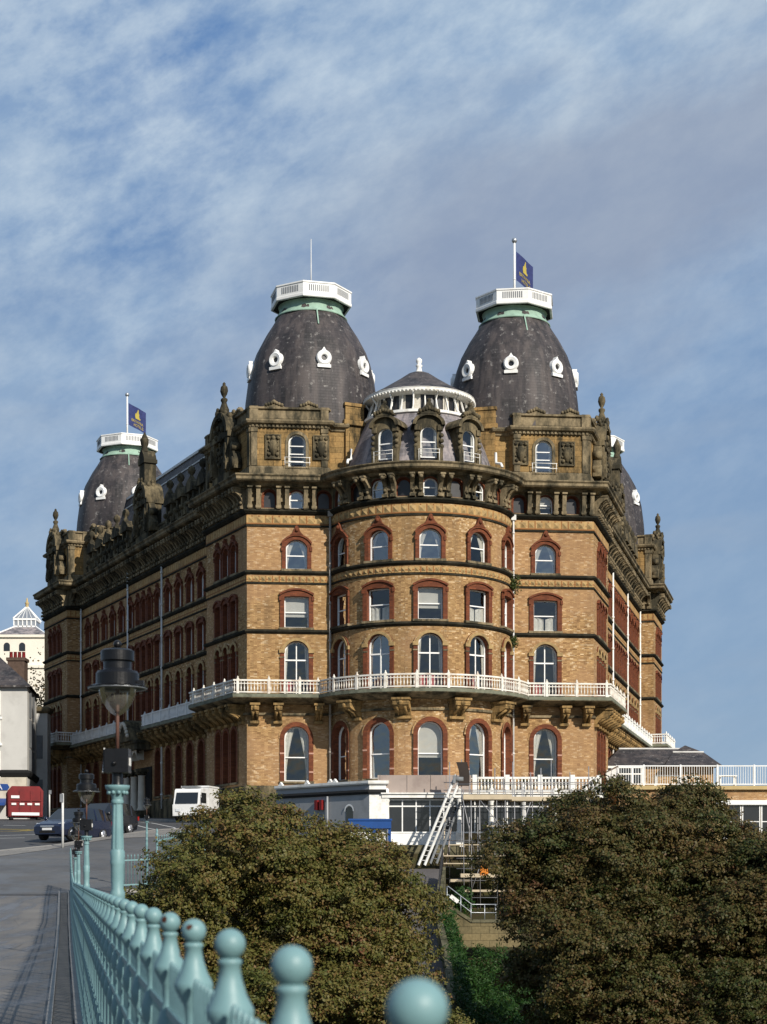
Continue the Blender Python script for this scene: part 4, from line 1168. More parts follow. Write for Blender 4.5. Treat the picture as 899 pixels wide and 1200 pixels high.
c = t.mix(t.ramp(n2,[(.35,0),(.7,1)]), (.035,.045,.014), (.06,.045,.02)); c = t.mix(t.ramp(n,[(.45,0),(.6,.8)]), c, (.05,.037,.022))
me.materials.append(t.bsdf(c, .95, 0, .1, bump=n2, bstr=.6, bdist=.1)); me.update()
tag(obj('ground', me), kind='structure')

def sheet(name, poly_fn, u, v, mat, dz, kind='structure', thick=0):
    """grid sheet: poly_fn(u,v) -> x,y, laid on the street profile"""
    mb = MB(); nu, nv = len(u), len(v); pts = []
    for a in u:
        for b in v:
            x, y = poly_fn(a,b); pts.append((x,y,zs(y)+dz))
    mb.add(pts, [(i*nv+j,(i+1)*nv+j,(i+1)*nv+j+1,i*nv+j+1) for i in range(nu-1) for j in range(nv-1)])
    o = mb.build(name, mat); tag(o, kind=kind); return o
def m_ground(name, a, b, rough, scale, crack=False, wet=0.0, slabs=None):
    t = NT(name); n = t.noise(scale,8,.65); n2 = t.noise(scale*14,4,.6)
    c = t.ramp(n,[(.3,a),(.7,b)]); c = t.mix(t.math('MULTIPLY',n2,.35), c, (.02,.02,.02))
    if slabs:
        br = t.n('TexBrick', offset=.5); t.link(t.pos(), br.inputs['Vector'])
        for k, val in (('Scale',1.0),('Mortar Size',.012),('Brick Width',slabs[0]),('Row Height',slabs[1])): br.inputs[k].default_value = val
        br.inputs['Color1'].default_value = (.85,.85,.85,1); br.inputs['Color2'].default_value = (1.1,1.08,1.05,1); br.inputs['Mortar'].default_value = (.45,.45,.45,1)
        c = t.mix(1.0, c, br.outputs['Color'], 'MULTIPLY')
    r_ = t.ramp(t.noise(.7,6,.6), [(.4,rough),(.62,max(.18,rough-wet))])
    return t.bsdf(c, r_, 0, .4, bump=n2, bstr=.25, bdist=.01)
M['asphalt'] = m_ground('asphalt', (.052,.052,.054), (.085,.083,.082), .85, .4)
M['deck'] = m_ground('worn_deck_paving', (.13,.12,.115), (.25,.23,.205), .8, .35, wet=.45)
M['paving'] = m_ground('concrete_paving', (.20,.19,.175), (.30,.285,.26), .85, .5, slabs=(.9,.6))
M['kerb'] = m_ground('granite_kerb', (.25,.24,.22), (.36,.34,.31), .8, 1.5)
M['linewhite'] = m_plain('white_road_paint', (.55,.55,.53), .8, .15, 3, dirt=(.2,.2,.19), damt=.6)
M['lineyellow'] = m_plain('yellow_road_paint', (.5,.36,.05), .8, .15, 3)
t = NT('pale_turquoise_paint'); oc = t.objco(); n = t.noise(9,6,.6,oc); n2 = t.noise(55,5,.6,oc); n3 = t.noise(2.4,6,.65)
c = t.ramp(n,[(.3,(.135,.245,.258)),(.7,(.178,.308,.318))]); c = t.mix(t.ramp(n3,[(.52,0),(.75,.55)]), c, (.11,.19,.195))
c = t.mix(t.ramp(t.noise(38,4,.6),[(.705,0),(.72,.85)]), c, (.085,.035,.02))
M['teal'] = t.bsdf(c, .46, 0, .4, bump=n2, bstr=.22, bdist=.004)
M['rust'] = m_plain('bare_rust', (.06,.018,.01), .9, .3, 40)

t = NT('worn_wet_deck'); n = t.noise(.35,8,.65); mp = t.n('Mapping'); t.link(t.pos(), mp.inputs['Vector']); mp.inputs['Rotation'].default_value = (0,0,R(-10.6)); mp.inputs['Scale'].default_value = (1.6,.22,1)
wet = t.ramp(t.noise(1.0,6,.6,mp.outputs[0]),[(.44,0),(.6,1)]); g = t.noise(22,5,.7)
c = t.ramp(n,[(.3,(.13,.122,.115)),(.7,(.24,.222,.20))]); c = t.mix(t.math('MULTIPLY',g,.5), c, (.03,.03,.03)); c = t.mix(t.math('MULTIPLY',wet,.62), c, (.045,.045,.05))
vo = t.n('TexVoronoi'); vo.feature = 'DISTANCE_TO_EDGE'; vo.inputs['Scale'].default_value = .55; t.link(t.pos(), vo.inputs['Vector'])
c = t.mix(t.ramp(vo.outputs['Distance'],[(.0,.55),(.012,0)]), c, (.03,.03,.03))
M['deck'] = t.bsdf(c, t.ramp(wet,[(0,.85),(1,.30)]), 0, .45, bump=g, bstr=.3, bdist=.008)
t = NT('patched_asphalt'); n = t.noise(.25,8,.65); g = t.noise(18,5,.7)
vo = t.n('TexVoronoi'); vo.inputs['Scale'].default_value = .16; t.link(t.pos(), vo.inputs['Vector'])
c = t.ramp(n,[(.3,(.055,.056,.06)),(.7,(.098,.097,.097))]); c = t.mix(t.ramp(vo.outputs['Color'],[(.55,0),(.6,.35)]), c, (.04,.04,.042)); c = t.mix(t.math('MULTIPLY',g,.4), c, (.03,.03,.03))
M['asphalt'] = t.bsdf(c, .8, 0, .35, bump=g, bstr=.3, bdist=.01)
def rail_x(y): return -.187*y+.221+.05*math.exp(-(y-1.3)/3)
# deck of the bridge (stone kerb and gutter along the railing)
ysd = [-6+i*1.0 for i in range(69)]
def deckstrip(name, o0, o1, dz, mat, thick=0.0):
    mb = MB(); pts = []
    for y in ysd:
        for o in (o0,o1): pts.append((rail_x(y)+o, y, zs(y)+dz))
    n = len(ysd)
    fs = [(2*i,2*i+1,2*i+3,2*i+2) for i in range(n-1)]
    if thick:
        b = len(pts); pts += [(p[0],p[1],p[2]-thick) for p in pts]
        fs += [(b+2*i,b+2*i+2,b+2*i+3,b+2*i+1) for i in range(n-1)]+[(2*i,2*i+2,b+2*i+2,b+2*i) for i in range(n-1)]+[(2*i+1,b+2*i+1,b+2*i+3,2*i+3) for i in range(n-1)]
    mb.add(pts, fs); return tag(mb.build(name, mat), kind='structure')
deckstrip('bridge_deck', -5.2, .12, 0, M['deck'], .7)

M['setts'] = m_ground('dark_setts', (.075,.07,.065), (.15,.14,.125), .7, 2, slabs=(.22,.5))
deckstrip('gutter_setts', -.36, -.12, .03, M['setts'])
deckstrip('kerb', -.44, -.365, .06, M['kerb'], .06)
deckstrip('railing_plinth', -.1, .1, .08, M['kerb'], .08)

# street
lin = lambda a,b,n: [a+(b-a)*i/n for i in range(n+1)]
sheet('road', lambda u,v: (u,v), lin(-70,-9.4,12), lin(63,175,56), M['asphalt'], .03)
KERB = [(-26,74.5),(-21,76),(-17.5,78),(-15.4,81),(-14.3,85),(-13.6,90),(-13.2,93),(-12.4,95.5),(-11.4,96.6),(-10.0,97)]
def pave(u, v):
    i = min(int(u*(len(KERB)-1)), len(KERB)-2); f = u*(len(KERB)-1)-i
    kx = KERB[i][0]*(1-f)+KERB[i+1][0]*f; ky = KERB[i][1]*(1-f)+KERB[i+1][1]*f
    bx = -26+17.6*u; by = 60.9
    return bx*(1-v)+kx*v, by*(1-v)+ky*v
sheet('pavement', pave, lin(0,1,36), lin(0,1,24), M['paving2'] if 'paving2' in M else M['asphalt'], .15) if False else None
M['paving2'] = m_ground('tarmac_footway', (.075,.075,.077), (.15,.145,.138), .8, .3, wet=.35)
pv = sheet('pavement', pave, lin(0,1,36), lin(0,1,24), M['paving2'], 0)
for i_, v_ in enumerate(pv.data.vertices): v_.co.z += .02+.13*min(1,(i_ % 25)/6)
sheet('pavement', lambda u,v: pave(u,v), lin(0,1,48), lin(.72,.995,8), M['paving'], .165)
mb = MB()
P_ = [pave(u,1.0) for u in lin(0,1,72)]
mb.sweep(P_, [(-.02,0),(.16,0),(.16,.02),(-.02,.02)], smooth=False)
mb.v = [(v[0],v[1],zs(v[1])+ (.18 if v[2] > .01 else -.02)) for v in mb.v]
tag(mb.build('kerb', M['kerb']), kind='structure')
# pavement along the street front of the hotel
HM = Matrix.Translation(HO) @ Matrix.Rotation(HROT,4,'Z')
def hw(p): q = HM @ Vector((p.x,p.y,0)); return q.x, q.y
sheet('pavement', lambda u,v: hw(wl(u,v)), lin(-1.5,60,40), [-1.4,0,2.6], M['paving2'], .16)
mb = MB(); P_ = [Vector(hw(wl(u,2.6))) for u in lin(60,-1.5,60)]
mb.sweep(P_, [(-.02,0),(.16,0),(.16,.02),(-.02,.02)])
mb.v = [(v[0],v[1],zs(v[1])+(.19 if v[2] > .01 else -.02)) for v in mb.v]
tag(mb.build('kerb', M['kerb']), kind='structure')
def line(pts, w_, mat, name='road_marking', dashes=None):
    mb = MB(); P = [Vector(p) for p in pts]; rs_ = resample(P, .8); 
    segs = [(rs_[i][0], rs_[i+1][0]) for i in range(len(rs_)-1)]
    for k, (a,b) in enumerate(segs):
        if dashes and k % dashes == dashes-1: continue
        d = (b-a).normalized(); nn = Vector((-d.y,d.x))*w_/2
        mb.add([(q.x,q.y,zs(q.y)+.036) for q in (a-nn,b-nn,b+nn,a+nn)], [(0,1,2,3)])
    tag(mb.build(name, mat), kind='structure')
line([(-30,107),(-22,104),(-17,101)], .22, M['linewhite'], dashes=3)
line([(-28,90),(-22,89.5),(-18.3,92)], .2, M['linewhite'])
line([(-27,86),(-22,86.5),(-18.5,88)], .2, M['linewhite'], dashes=3)
line([(-12.9,97.5),(-13.8,100),(-15,104),(-17,110),(-20,118)], .12, M['linewhite'])
line([(-12.0,98.8),(-12.4,101),(-14,106),(-16,112)], .12, M['linewhite'])
for o in (0,.35): line([(-24-o,94.5+o),(-20.6+o,96),(-20.2+o,97.6+o),(-23-o,99+o)], .14, M['lineyellow'])

# ------------------------------------------------------------------ bridge railing
rail = empty('bridge_railing', (rail_x(0),0,0), 0, 'pale turquoise cast iron railing with ball topped posts along the bridge', 'railing')
rb = rail.location
yr = [-4+i*.65 for i in range(103)]
def rsweep(name, z0, z1, w_):
    mb = MB(); pts = [Vector((rail_x(y)-rb.x, y)) for y in yr]
    mb.sweep(pts, [(-w_/2,z0),(w_/2,z0),(w_/2,z1),(-w_/2,z1)])
    m_ = 4; mb.v = [(v[0],v[1],v[2]+zs(yr[i//m_])) for i, v in enumerate(mb.v)]
    return mb.build(name, M['teal'], rail)
rsweep('top_rail', 1.39, 1.408, .022); rsweep('middle_rail', 1.2, 1.22, .028); rsweep('middle_rail', .62, .64, .028); rsweep('bottom_rail', .13, .16, .04)
pm = MB()
pm.lathe([(.024,.0),(.024,.16),(.017,.2),(.017,.38),(.028,.42),(.017,.46),(.016,.78),(.028,.82),(.03,.86),(.017,.9),(.016,1.10),(.028,1.13),(.033,1.16),(.028,1.19),(.017,1.23),(.017,1.30),(.03,1.33),(.033,1.36),(.024,1.39),(.016,1.42),(.018,1.455),(.036,1.488),(.0375,1.496),(.036,1.503),(.026,1.522),(.019,1.545),(.0155,1.567),(.0185,1.570),(.0185,1.576),(.013,1.579)],20)
pm.ball((0,0,1.6),.024,24,16)
post_me = pm.mesh('post', M['teal'])
bm_ = MB()
for k in range(9):
    x = .065*(k+1); 
    bm_.tube([(x,0,.15),(x,0,1.50),(x,0,1.508),(x,0,1.513)], [.0065,.0065,.005,.002], 8)
    if k % 2 == 0: bm_.ball((x,0,1.3),.014,8,6); bm_.ball((x,0,.9),.013,8,6)
    else: bm_.ball((x,0,1.1),.013,8,6)
for k in range(4):     # scrolls of the lower panel
    x = .13*(k+.75); bm_.lathe([(.045,-.006),(.055,-.006),(.055,.006),(.045,.006),(.045,-.006)],12,(0,0,0)) if False else None
panel_me = bm_.mesh('bar_panel', M['teal'])
rust_spots = {}
for k, y in enumerate([1.31+.65*i for i in range(-4,94)]):
    p = Vector((rail_x(y)-rb.x, y, zs(y)))
    o = obj('post', post_me, rail, loc=p)
    y2 = y+.65; q = Vector((rail_x(y2)-rb.x, y2, zs(y2))); d = q-p
    ang = math.atan2(d.y, d.x)
    sh = Matrix.Identity(4); sh[2][0] = d.z/d.length
    obj('bar_panel', panel_me, rail, mat=Matrix.Translation(p) @ Matrix.Rotation(ang,4,'Z') @ Matrix.Scale(Vector((d.x,d.y)).length/.65,4,(1,0,0)))
    i = k-4
    if i in (3,4,):     # chipped paint on two of the balls
        s = MB()
        rr = random.Random(i*3+1)
        cdir = Vector((-.25 if i == 3 else -.45,-.86,.32)).normalized(); ux = cdir.cross(Vector((0,0,1))).normalized(); uz = ux.cross(cdir)
        ring = []
        for a in range(12):
            r_ = (.0085 if i == 4 else .006)*(.7+.6*rr.random()); tt = 2*PI*a/12
            ring.append((cdir*.0241+ux*r_*math.cos(tt)+uz*r_*math.sin(tt)).normalized()*.0243+Vector((0,0,1.6)))
        s.add([tuple(cdir*.0245+Vector((0,0,1.6)))]+[tuple(v) for v in ring], [(0,1+a,1+(a+1)%12) for a in range(12)])
        s.build('rust_chip', M['rust'], o)

# ------------------------------------------------------------------ lamp posts
t = NT('frosted_lamp_glass'); tr = t.n('BsdfTransparent'); tr.inputs[0].default_value = (.82,.84,.82,1)
gl = t.n('BsdfGlossy'); gl.inputs['Roughness'].default_value = .15; df = t.n('BsdfDiffuse'); df.inputs[0].default_value = (.5,.48,.42,1)
m1 = t.n('MixShader'); m1.inputs[0].default_value = .13; t.link(tr.outputs[0],m1.inputs[1]); t.link(df.outputs[0],m1.inputs[2])
m2 = t.n('MixShader'); lw = t.n('LayerWeight', Blend=.3); t.link(t.math('MULTIPLY',lw.outputs['Fresnel'],.7), m2.inputs[0]); t.link(m1.outputs[0],m2.inputs[1]); t.link(gl.outputs[0],m2.inputs[2])
t.link(m2.outputs[0], t.out.inputs[0]); M['lampglass'] = t.m
def lamp_post(loc, label, sc_=1.0):
    o = empty('lamp_post', loc, 0, label, 'lamp post', 'lamp posts along the bridge railing')
    o.scale = (sc_,)*3
    c = MB()
    c.lathe([(.04,0),(.04,.25),(.026,.3),(.026,1.38),(.036,1.41),(.04,1.45),(.034,1.5),(.031,1.585),(.038,1.6),(.038,1.63),(.03,1.65),(.033,1.7),(.034,1.77),(.038,1.785),(.034,1.8),(.038,1.835),(.03,1.85)],24)
    vs = []; n = 32
    for r_, z in ((.032,1.85),(.025,2.085)):
        for k in range(n): q = r_*(1 if k % 4 < 2 else .9); vs.append((q*math.cos(2*PI*k/n), q*math.sin(2*PI*k/n), z))
    c.add(vs, [(k,(k+1)%n,n+(k+1)%n,n+k) for k in range(n)])
    c.lathe([(.029,2.08),(.032,2.09),(.029,2.1)],24)
    co = c.build('column', M['teal'], o)
    cp = MB(); cp.lathe([(.028,2.1),(.03,2.115),(.038,2.13),(.05,2.145),(.06,2.155),(.062,2.165),(.062,2.172),(.001,2.173)],24)
    for k in range(10): cp.ball((.045*math.cos(k*PI/5),.045*math.sin(k*PI/5),2.135),.011,6,5)
    cp.build('capital', M['teal'], co)
    b = MB(); b.lathe([(.03,2.17),(.026,2.19),(.026,2.235)],16); b.box(-.058,.062,-.05,.05,2.235,2.355); b.ball((-.01,-.055,2.28),.012,8,6)
    b.box(-.066,-.058,-.04,.03,2.24,2.35); b.build('control_box', M['black'], o)
    w_ = MB(); w_.box(.0625,.066,-.02,.02,2.27,2.31); w_.bar((-.068,-.03,2.235),(-.068,.02,2.36),.006,.012); w_.build('white_strips', M['white'], o)  # two thin white strips on the sides of the control box
    s = MB(); s.tube([(0,0,2.355),(0,0,2.66)],.0095,8); s.build('stem', M['lampstem'], o)
    g = MB(); g.lathe([(.012,2.525),(.03,2.535),(.055,2.56),(.076,2.595),(.09,2.635),(.094,2.662)],28); g.build('glass_bowl', M['lampglass'], o)
    h = MB(); h.lathe([(.094,2.664),(.15,2.664),(.152,2.668),(.13,2.676),(.108,2.68),(.108,2.735),(.1,2.748),(.074,2.753),(.07,2.76),(.07,2.795),(.084,2.8),(.084,2.85),(.07,2.858),(.02,2.862),(.012,2.87)],40,smooth=False)
    h.lathe([(.001,2.67),(.094,2.668)],24)
    h.ball((0,0,2.885),.021,14,10); h.box(.1,.135,-.03,.0,2.676,2.7); h.box(-.006,.006,-.112,-.1,2.672,2.69)
    h.build('hood', M['black'], o)
    r_ = MB(); r_.tube([(.145*math.cos(.4*k),.145*math.sin(.4*k),2.662) for k in range(17)],.005,6); r_.build('rim', M['galv'], o)
    return o
M['lampstem'] = m_plain('dull_brown_stem', (.12,.06,.045), .6, .2, 9)
for Yl, lab in ((8.5,'nearest and tallest looking lamp post, black lantern on turquoise column rising from the bridge railing'),
                (18.7,'second lamp post along the bridge, black lantern low before the parked blue car'),
                (29.2,'third lamp post along the bridge, mostly behind the second one'),
                (37.6,'smallest and farthest black lantern on the bridge railing, by the sign pole')):
    lamp_post((rail_x(Yl)+(.02 if Yl < 10 else .0), Yl+.12, zs(Yl)), lab)
# lamp by the railed bank at the bridge end
q = at(172,1042,62.3)
o = lamp_post((q.x, q.y, zs(62)), 'slender turquoise lamp post standing in the fence at the end of the bridge', 1.2); 

# ------------------------------------------------------------------ spiked fences at the bridge end
def spike_fence(p0, p1, h, label, step=.13, posts=None):
    p0 = Vector(p0); p1 = Vector(p1); L = (p1-p0).length
    o = empty('spiked_fence', p0, math.atan2(p1.y-p0.y, p1.x-p0.x), label, 'fence')
    d2 = Vector((p1.x-p0.x, p1.y-p0.y)).length; sl = (p1.z-p0.z)/d2
    b = MB(); n = int(d2/step)
    for k in range(n+1):
        x = k*step; z = sl*x; b.tube([(x,0,z+.03),(x,0,z+h-.1),(x,0,z+h-.07),(x,0,z+h)], [.014,.014,.026,.003], 6)
    b.build('bars', M['teal'], o)
    for zz in (.14,h-.22):
        r_ = MB(); r_.bar((0,0,zz),(d2,0,zz+sl*d2),.045,.05); r_.build('rail', M['teal'], o)
    for x in (posts or (0,d2)):
        pp = MB(); pp.lathe([(.06,0),(.06,.2),(.045,.24),(.045,h-.05),(.065,h),(.065,h+.05),(.03,h+.1),(.05,h+.17),(.03,h+.25),(.001,h+.3)],12,(x,0,sl*x)); pp.build('post', M['teal'], o)
    return o
a = at(134,1043,61.5); b = at(182,1041,62.3); a.z = zs(61.5)+.16; b.z = zs(62.3)+.16
spike_fence(a, b, 1.25, 'turquoise spiked fence closing the end of the bridge, road behind it', posts=(0,))
c = at(184,1012,70); d = at(240,1000,72); 
spike_fence(c, d, 1.15, 'short turquoise fence set higher up behind the bushes')
mb = MB(); s0 = at(134,1043,61.5); s1 = at(240,1010,70); mb.bar((s0.x,s0.y,zs(61.5)-.1),(b.x+.2,b.y,zs(62.3)-.1),.3,.5); mb.build('fence_kerb', M['kerb']); tag(bpy.data.objects['fence_kerb'], kind='structure')

# ------------------------------------------------------------------ street poles
def sign_pole(px, pyb, pyt, Yd, label, plate):
    base = at(px, pyb, Yd); base.z = zs(Yd)+.1; top = at(px, pyt, Yd).z-base.z
    o = empty('sign_pole', base, 0, label, 'sign pole')
    p = MB(); p.tube([(0,0,0),(0,0,top)], .055, 10); p.build('pole', M['pipe'], o)
    s = MB(); s.box(-.12,.04,-.09,-.055,top-.4,top-.02) if plate else s.box(-.04,.16,-.09,-.055,top-.3,top); s.build('plate', M['lead'], o)
sign_pole(73.5, 990, 930, 79.5, 'tall pale pole with small plate in front of the blue car', True)
sign_pole(58, 962, 926, 127, 'thin pole beside the red skip', False)

# ------------------------------------------------------------------ vehicles
M['carblue'] = m_plain('dark_blue_car_paint', (.006,.010,.030), .22, .05, 2, spec=.7)
M['carblack'] = m_plain('black_car_paint', (.010,.011,.014), .2, .05, 2, spec=.7)
M['carglass'] = m_plain('car_window_glass', (.012,.014,.016), .06, .05, 2, spec=.8)
M['tyre'] = m_plain('tyre_rubber', (.018,.018,.018), .85, .1, 10)
M['chrome'] = m_plain('alloy', (.55,.56,.58), .3, .05, 5, metal=.8)
M['headlamp'] = m_plain('headlamp_lens', (.6,.62,.64), .12, .05, 5, spec=.8)
M['plate'] = m_plain('number_plate', (.7,.7,.68), .5, .03, 5)
M['redlamp'] = m_plain('tail_lamp', (.35,.02,.015), .25, .1, 5)
def car(loc, rz, label, paint, L=4.45, W=1.82, H=1.64, name='parked_car', group='dark cars parked on the street'):
    o = empty(name, loc, rz, label, 'car', group)
    # front faces -y
    st = [(-.5,.28,.62,.66,.78,.86,.7),(-.47,.24,.72,.78,.86,.94,.78),(-.36,.22,.86,.92,.9,.97,.82),(-.27,.2,.95,1.0,.9,.98,.82),
          (-.255,.2,.96,1.02,.9,.98,.82),(-.08,.2,1.0,H-.06,.9,1,.72),(.06,.2,1.02,H,.9,1,.72),(.28,.2,1.03,H-.02,.9,1,.72),(.42,.22,1.02,H-.12,.9,.98,.7),(.485,.28,.98,1.06,.86,.94,.74),(.5,.34,.7,.74,.8,.88,.7)]
    mb = MB(); hw_ = W/2; ring = []
    for (y,zl,zb,zt,a,b,c_) in st:
        zm = zl+(zb-zl)*.5
        ring.append([(-a*hw_,y*L,zl),(-b*hw_,y*L,zm),(-b*.97*hw_,y*L,zb),(-c_*hw_,y*L,zt),(c_*hw_,y*L,zt),(b*.97*hw_,y*L,zb),(b*hw_,y*L,zm),(a*hw_,y*L,zl)])
    vs = [p for r_ in ring for p in r_]; body = []; glass = []
    for i in range(len(st)-1):
        t0, t1 = st[i][3]-st[i][2], st[i+1][3]-st[i+1][2]
        for k in range(8):
            f = (i*8+k,i*8+(k+1)%8,(i+1)*8+(k+1)%8,(i+1)*8+k)
            side = k in (2,4) and (t0 > .25 or t1 > .25); scr = k == 3 and abs(t0-t1) > .25
            (glass if side or scr else body).append(f)
    body += [tuple(range(8)), tuple((len(st)-1)*8+k for k in range(8))[::-1]]
    mb.add(vs, body, mi=0); mb.add(vs, glass, mi=1)
    for sx in (-1,1):   # pillars
        for y0,y1 in ((-.02,.0),(.16,.18),(.335,.37)):
            mb.bar((sx*hw_*.985,y0*L,1.0),(sx*hw_*.735,y1*L,H-.08),.07,.06, mi=0)
    mb.build('body', [paint, M['carglass']], o)
    for sx in (-1,1):
        for y in (-.31,.30):
            w_ = MB(); w_.tube([(sx*(hw_-.22),y*L,.32),(sx*(hw_-.01),y*L,.32)], .325, 20); wo_ = w_.build('wheel', M['tyre'], o)
            r_ = MB(); r_.tube([(sx*(hw_-.02),y*L,.32),(sx*(hw_+.012),y*L,.32)], .215, 16)
            for k in range(5): 
                a_ = 2*PI*k/5; r_.bar((sx*(hw_+.015),y*L,.32),(sx*(hw_+.015),y*L+.2*math.cos(a_),.32+.2*math.sin(a_)),.05,.02)
            r_.build('rim', M['chrome'], wo_)
        h = MB(); h.add([(sx*.50*hw_,-.497*L,.66),(sx*.84*hw_,-.478*L,.68),(sx*.9*hw_,-.43*L,.84),(sx*.6*hw_,-.462*L,.80)],[(0,1,2,3)]); h.M=None; h.build('headlight', M['headlamp'], o)
        m_ = MB(); m_.ball((sx*(hw_+.08),-.2*L,1.08),.11,10,8); m_.build('wing_mirror', paint, o)
        r_ = MB(); r_.box(min(sx*.7,sx*.86)*1.0,max(sx*.7,sx*.86),.49*L,.503*L,.78,1.0); r_.build('tail_light', M['redlamp'], o)
    g = MB(); g.box(-.38,.38,-.508*L,-.49*L,.62,.70); g.build('grille', M['chrome'], o)
    g = MB(); g.box(-.45,.45,-.503*L,-.49*L,.34,.44); g.build('lower_intake', M['blackmatt'], o)
    g = MB(); g.box(-.26,.26,-.512*L,-.5*L,.47,.58); g.build('number_plate', M['plate'], o)
    return o
p = at(86,986,85); car((p.x,p.y,zs(p.y)+.03), R(-24), 'dark blue people carrier parked facing the bridge, behind the pale sign pole', M['carblue'])
p = at(121,977,92.5); car((p.x,p.y,zs(p.y)+.03), R(-26), 'darker car parked right behind the blue people carrier', M['carblack'], 4.3, 1.78, 1.7)

# white truck by the hotel, nose to the camera
M['truckwhite'] = m_plain('dirty_white_truck_paint', (.72,.72,.71), .4, .05, 1.2, dirt=(.35,.34,.33), dscale=1.6, damt=.6)
p = at(233,967,112); tr_ = empty('parked_truck', (p.x,p.y,zs(p.y)+.04), R(-14), 'white truck with black windscreen parked behind the bush beside the hotel', 'truck')
mb = MB()
prof = [(-2.9,.4),(-2.95,1.25),(-2.75,1.3),(-2.45,2.35),(-2.3,2.5),(-.9,2.55),(-.9,.4)]
mb.prism(prof, -1.05, 1.05, 'yz'); mb.build('cab', M['truckwhite'], tr_)
mb = MB(); mb.add([(-.92,-2.79,1.33),(.92,-2.79,1.33),(.88,-2.52,2.2),(-.88,-2.52,2.2)],[(0,1,2,3)]); mb.build('windscreen', M['carglass'], tr_)
for sx in (-1,1):
    mb = MB(); mb.box(min(sx*1.052,sx*1.06),max(sx*1.052,sx*1.06),-2.3,-1.2,1.4,2.2); mb.build('side_window', M['carglass'], tr_)
    mb = MB(); mb.box(sx*.62-.18,sx*.62+.18,-2.97,-2.94,.75,.95); mb.build('headlight', M['headlamp'], tr_)
    mb = MB(); mb.bar((sx*1.05,-2.5,2.0),(sx*1.3,-2.6,1.9),.04); mb.box(sx*1.32-.09,sx*1.32+.09,-2.66,-2.56,1.5,2.0); mb.build('wing_mirror', M['blackmatt'], tr_)
    for y in (-2.0,1.9):
        mb = MB(); mb.tube([(sx*.75,y,.45),(sx*1.06,y,.45)],.45,18); mb.build('wheel', M['tyre'], tr_)
mb = MB(); mb.box(-1.1,1.1,-.8,3.2,.75,2.75); mb.box(-1.14,1.14,-.85,3.25,2.68,2.8); mb.build('box_body', M['truckwhite'], tr_)
mb = MB(); mb.box(-.5,.5,-2.99,-2.95,.45,.62); mb.build('number_plate', M['plate'], tr_)
mb = MB(); mb.box(-.6,.6,-2.2,-1.2,2.56,2.72); mb.build('roof_light_bar', M['lead'], tr_)

tr_.scale = (.84,.84,.84)
# red skip
M['redpaint'] = m_plain('red_skip_paint', (.16,.009,.010), .5, .2, 1.5, dirt=(.07,.008,.008), damt=.5)
p = at(29,963,128); sk = empty('covered_skip', (p.x,p.y,zs(p.y)+.03), R(14), 'bright red covered skip standing below the grey building', 'skip')
mb = MB(); mb.prism([(-1.25,.2),(1.25,.2),(1.3,2.1),(1.0,2.45),(-1.0,2.45),(-1.3,2.1)], -1.6, 1.8, 'xz')
for x in (-1.15,-.4,.4,1.15): mb.box(x-.05,x+.05,-1.66,-1.6,.3,2.1)
for y in (-1.2,-.3,.6,1.4): mb.box(-1.34,-1.25,y-.05,y+.05,.3,2.05)
mb.box(-1.2,1.2,-1.68,-1.6,1.35,1.43); mb.build('body', M['redpaint'], sk)
mb = MB(); mb.box(-1.0,1.0,-1.7,-1.66,.28,.5); mb.build('bumper_stripe', M['plate'], sk)
for x in (-.85,-.25,.3,.85):
    mb = MB(); mb.box(x-.17,x+.17,-1.69,-1.66,1.05,1.2); mb.build('reflector', M['plate'], sk)
mb = MB(); mb.box(-1.05,-.45,-1.69,-1.66,1.55,1.75); mb.box(-.2,.55,-1.69,-1.66,1.95,2.2) if False else None; mb.build('notice', M['plate'], sk)
for x in (-1.0,1.0):
    mb = MB(); mb.box(x-.12,x+.12,-1.5,1.7,0,.2); mb.build('runner', M['blackmatt'], sk)
# ================================================================== OTHER BUILDINGS
M['render_grey'] = m_plain('pale_grey_render', (.50,.49,.46), .85, .06, .6, dirt=(.3,.29,.27), dscale=.5, damt=.4)
M['render_cream'] = m_plain('cream_stucco', (.74,.69,.59), .8, .05, .6)
M['render_midgrey'] = m_plain('mid_grey_paint', (.30,.31,.32), .7, .06, .8, dirt=(.2,.2,.2))  # plain grey paint of the pavilion's angled side wall and its pipe
M['pubblue'] = m_plain('deep_blue_paint', (.02,.06,.22), .5, .1, 3)
M['kioskblue'] = m_plain('bright_blue_paint', (.012,.06,.22), .5, .1, 2)
M['darkbrick'] = m_plain('dark_brown_brick', (.09,.06,.045), .9, .25, 4)
M['darkglass'] = m_plain('dark_window', (.02,.022,.025), .08, .2, 1, spec=.7)
M['hoarding'] = m_plain('weathered_plywood', (.33,.27,.235), .8, .12, .7, dirt=(.22,.17,.15), dscale=.8, damt=.7)
M['plywood_dark'] = m_plain('dark_plywood', (.03,.022,.018), .8, .2, 2)
M['timber'] = m_plain('pale_scaffold_board', (.48,.40,.28), .8, .15, 2)
M['buffstone'] = m_stone('buff_block_stone', (.30,.23,.12), (.06,.055,.04), .3, True)
M['stone_wall'] = m_stone('weathered_block_stone', (.20,.165,.09), (.05,.05,.03), .5, True)
M['mossy'] = m_stone('mossy_stone', (.15,.14,.09), (.04,.045,.025), .5, True)
M['path'] = m_ground('dark_footpath', (.09,.08,.078), (.13,.12,.115), .85, .6)
M['orange'] = m_plain('orange_plastic', (.6,.19,.02), .5, .1, 5)
M['scaf'] = m_plain('scaffold_tube', (.30,.30,.31), .5, .2, 4, metal=.4)
M['scafdark'] = m_plain('dark_iron_rail', (.02,.02,.022), .5, .2, 4)
M['cladding'] = m_plain('cladding', (.45,.34,.16), .8, .1, 2)

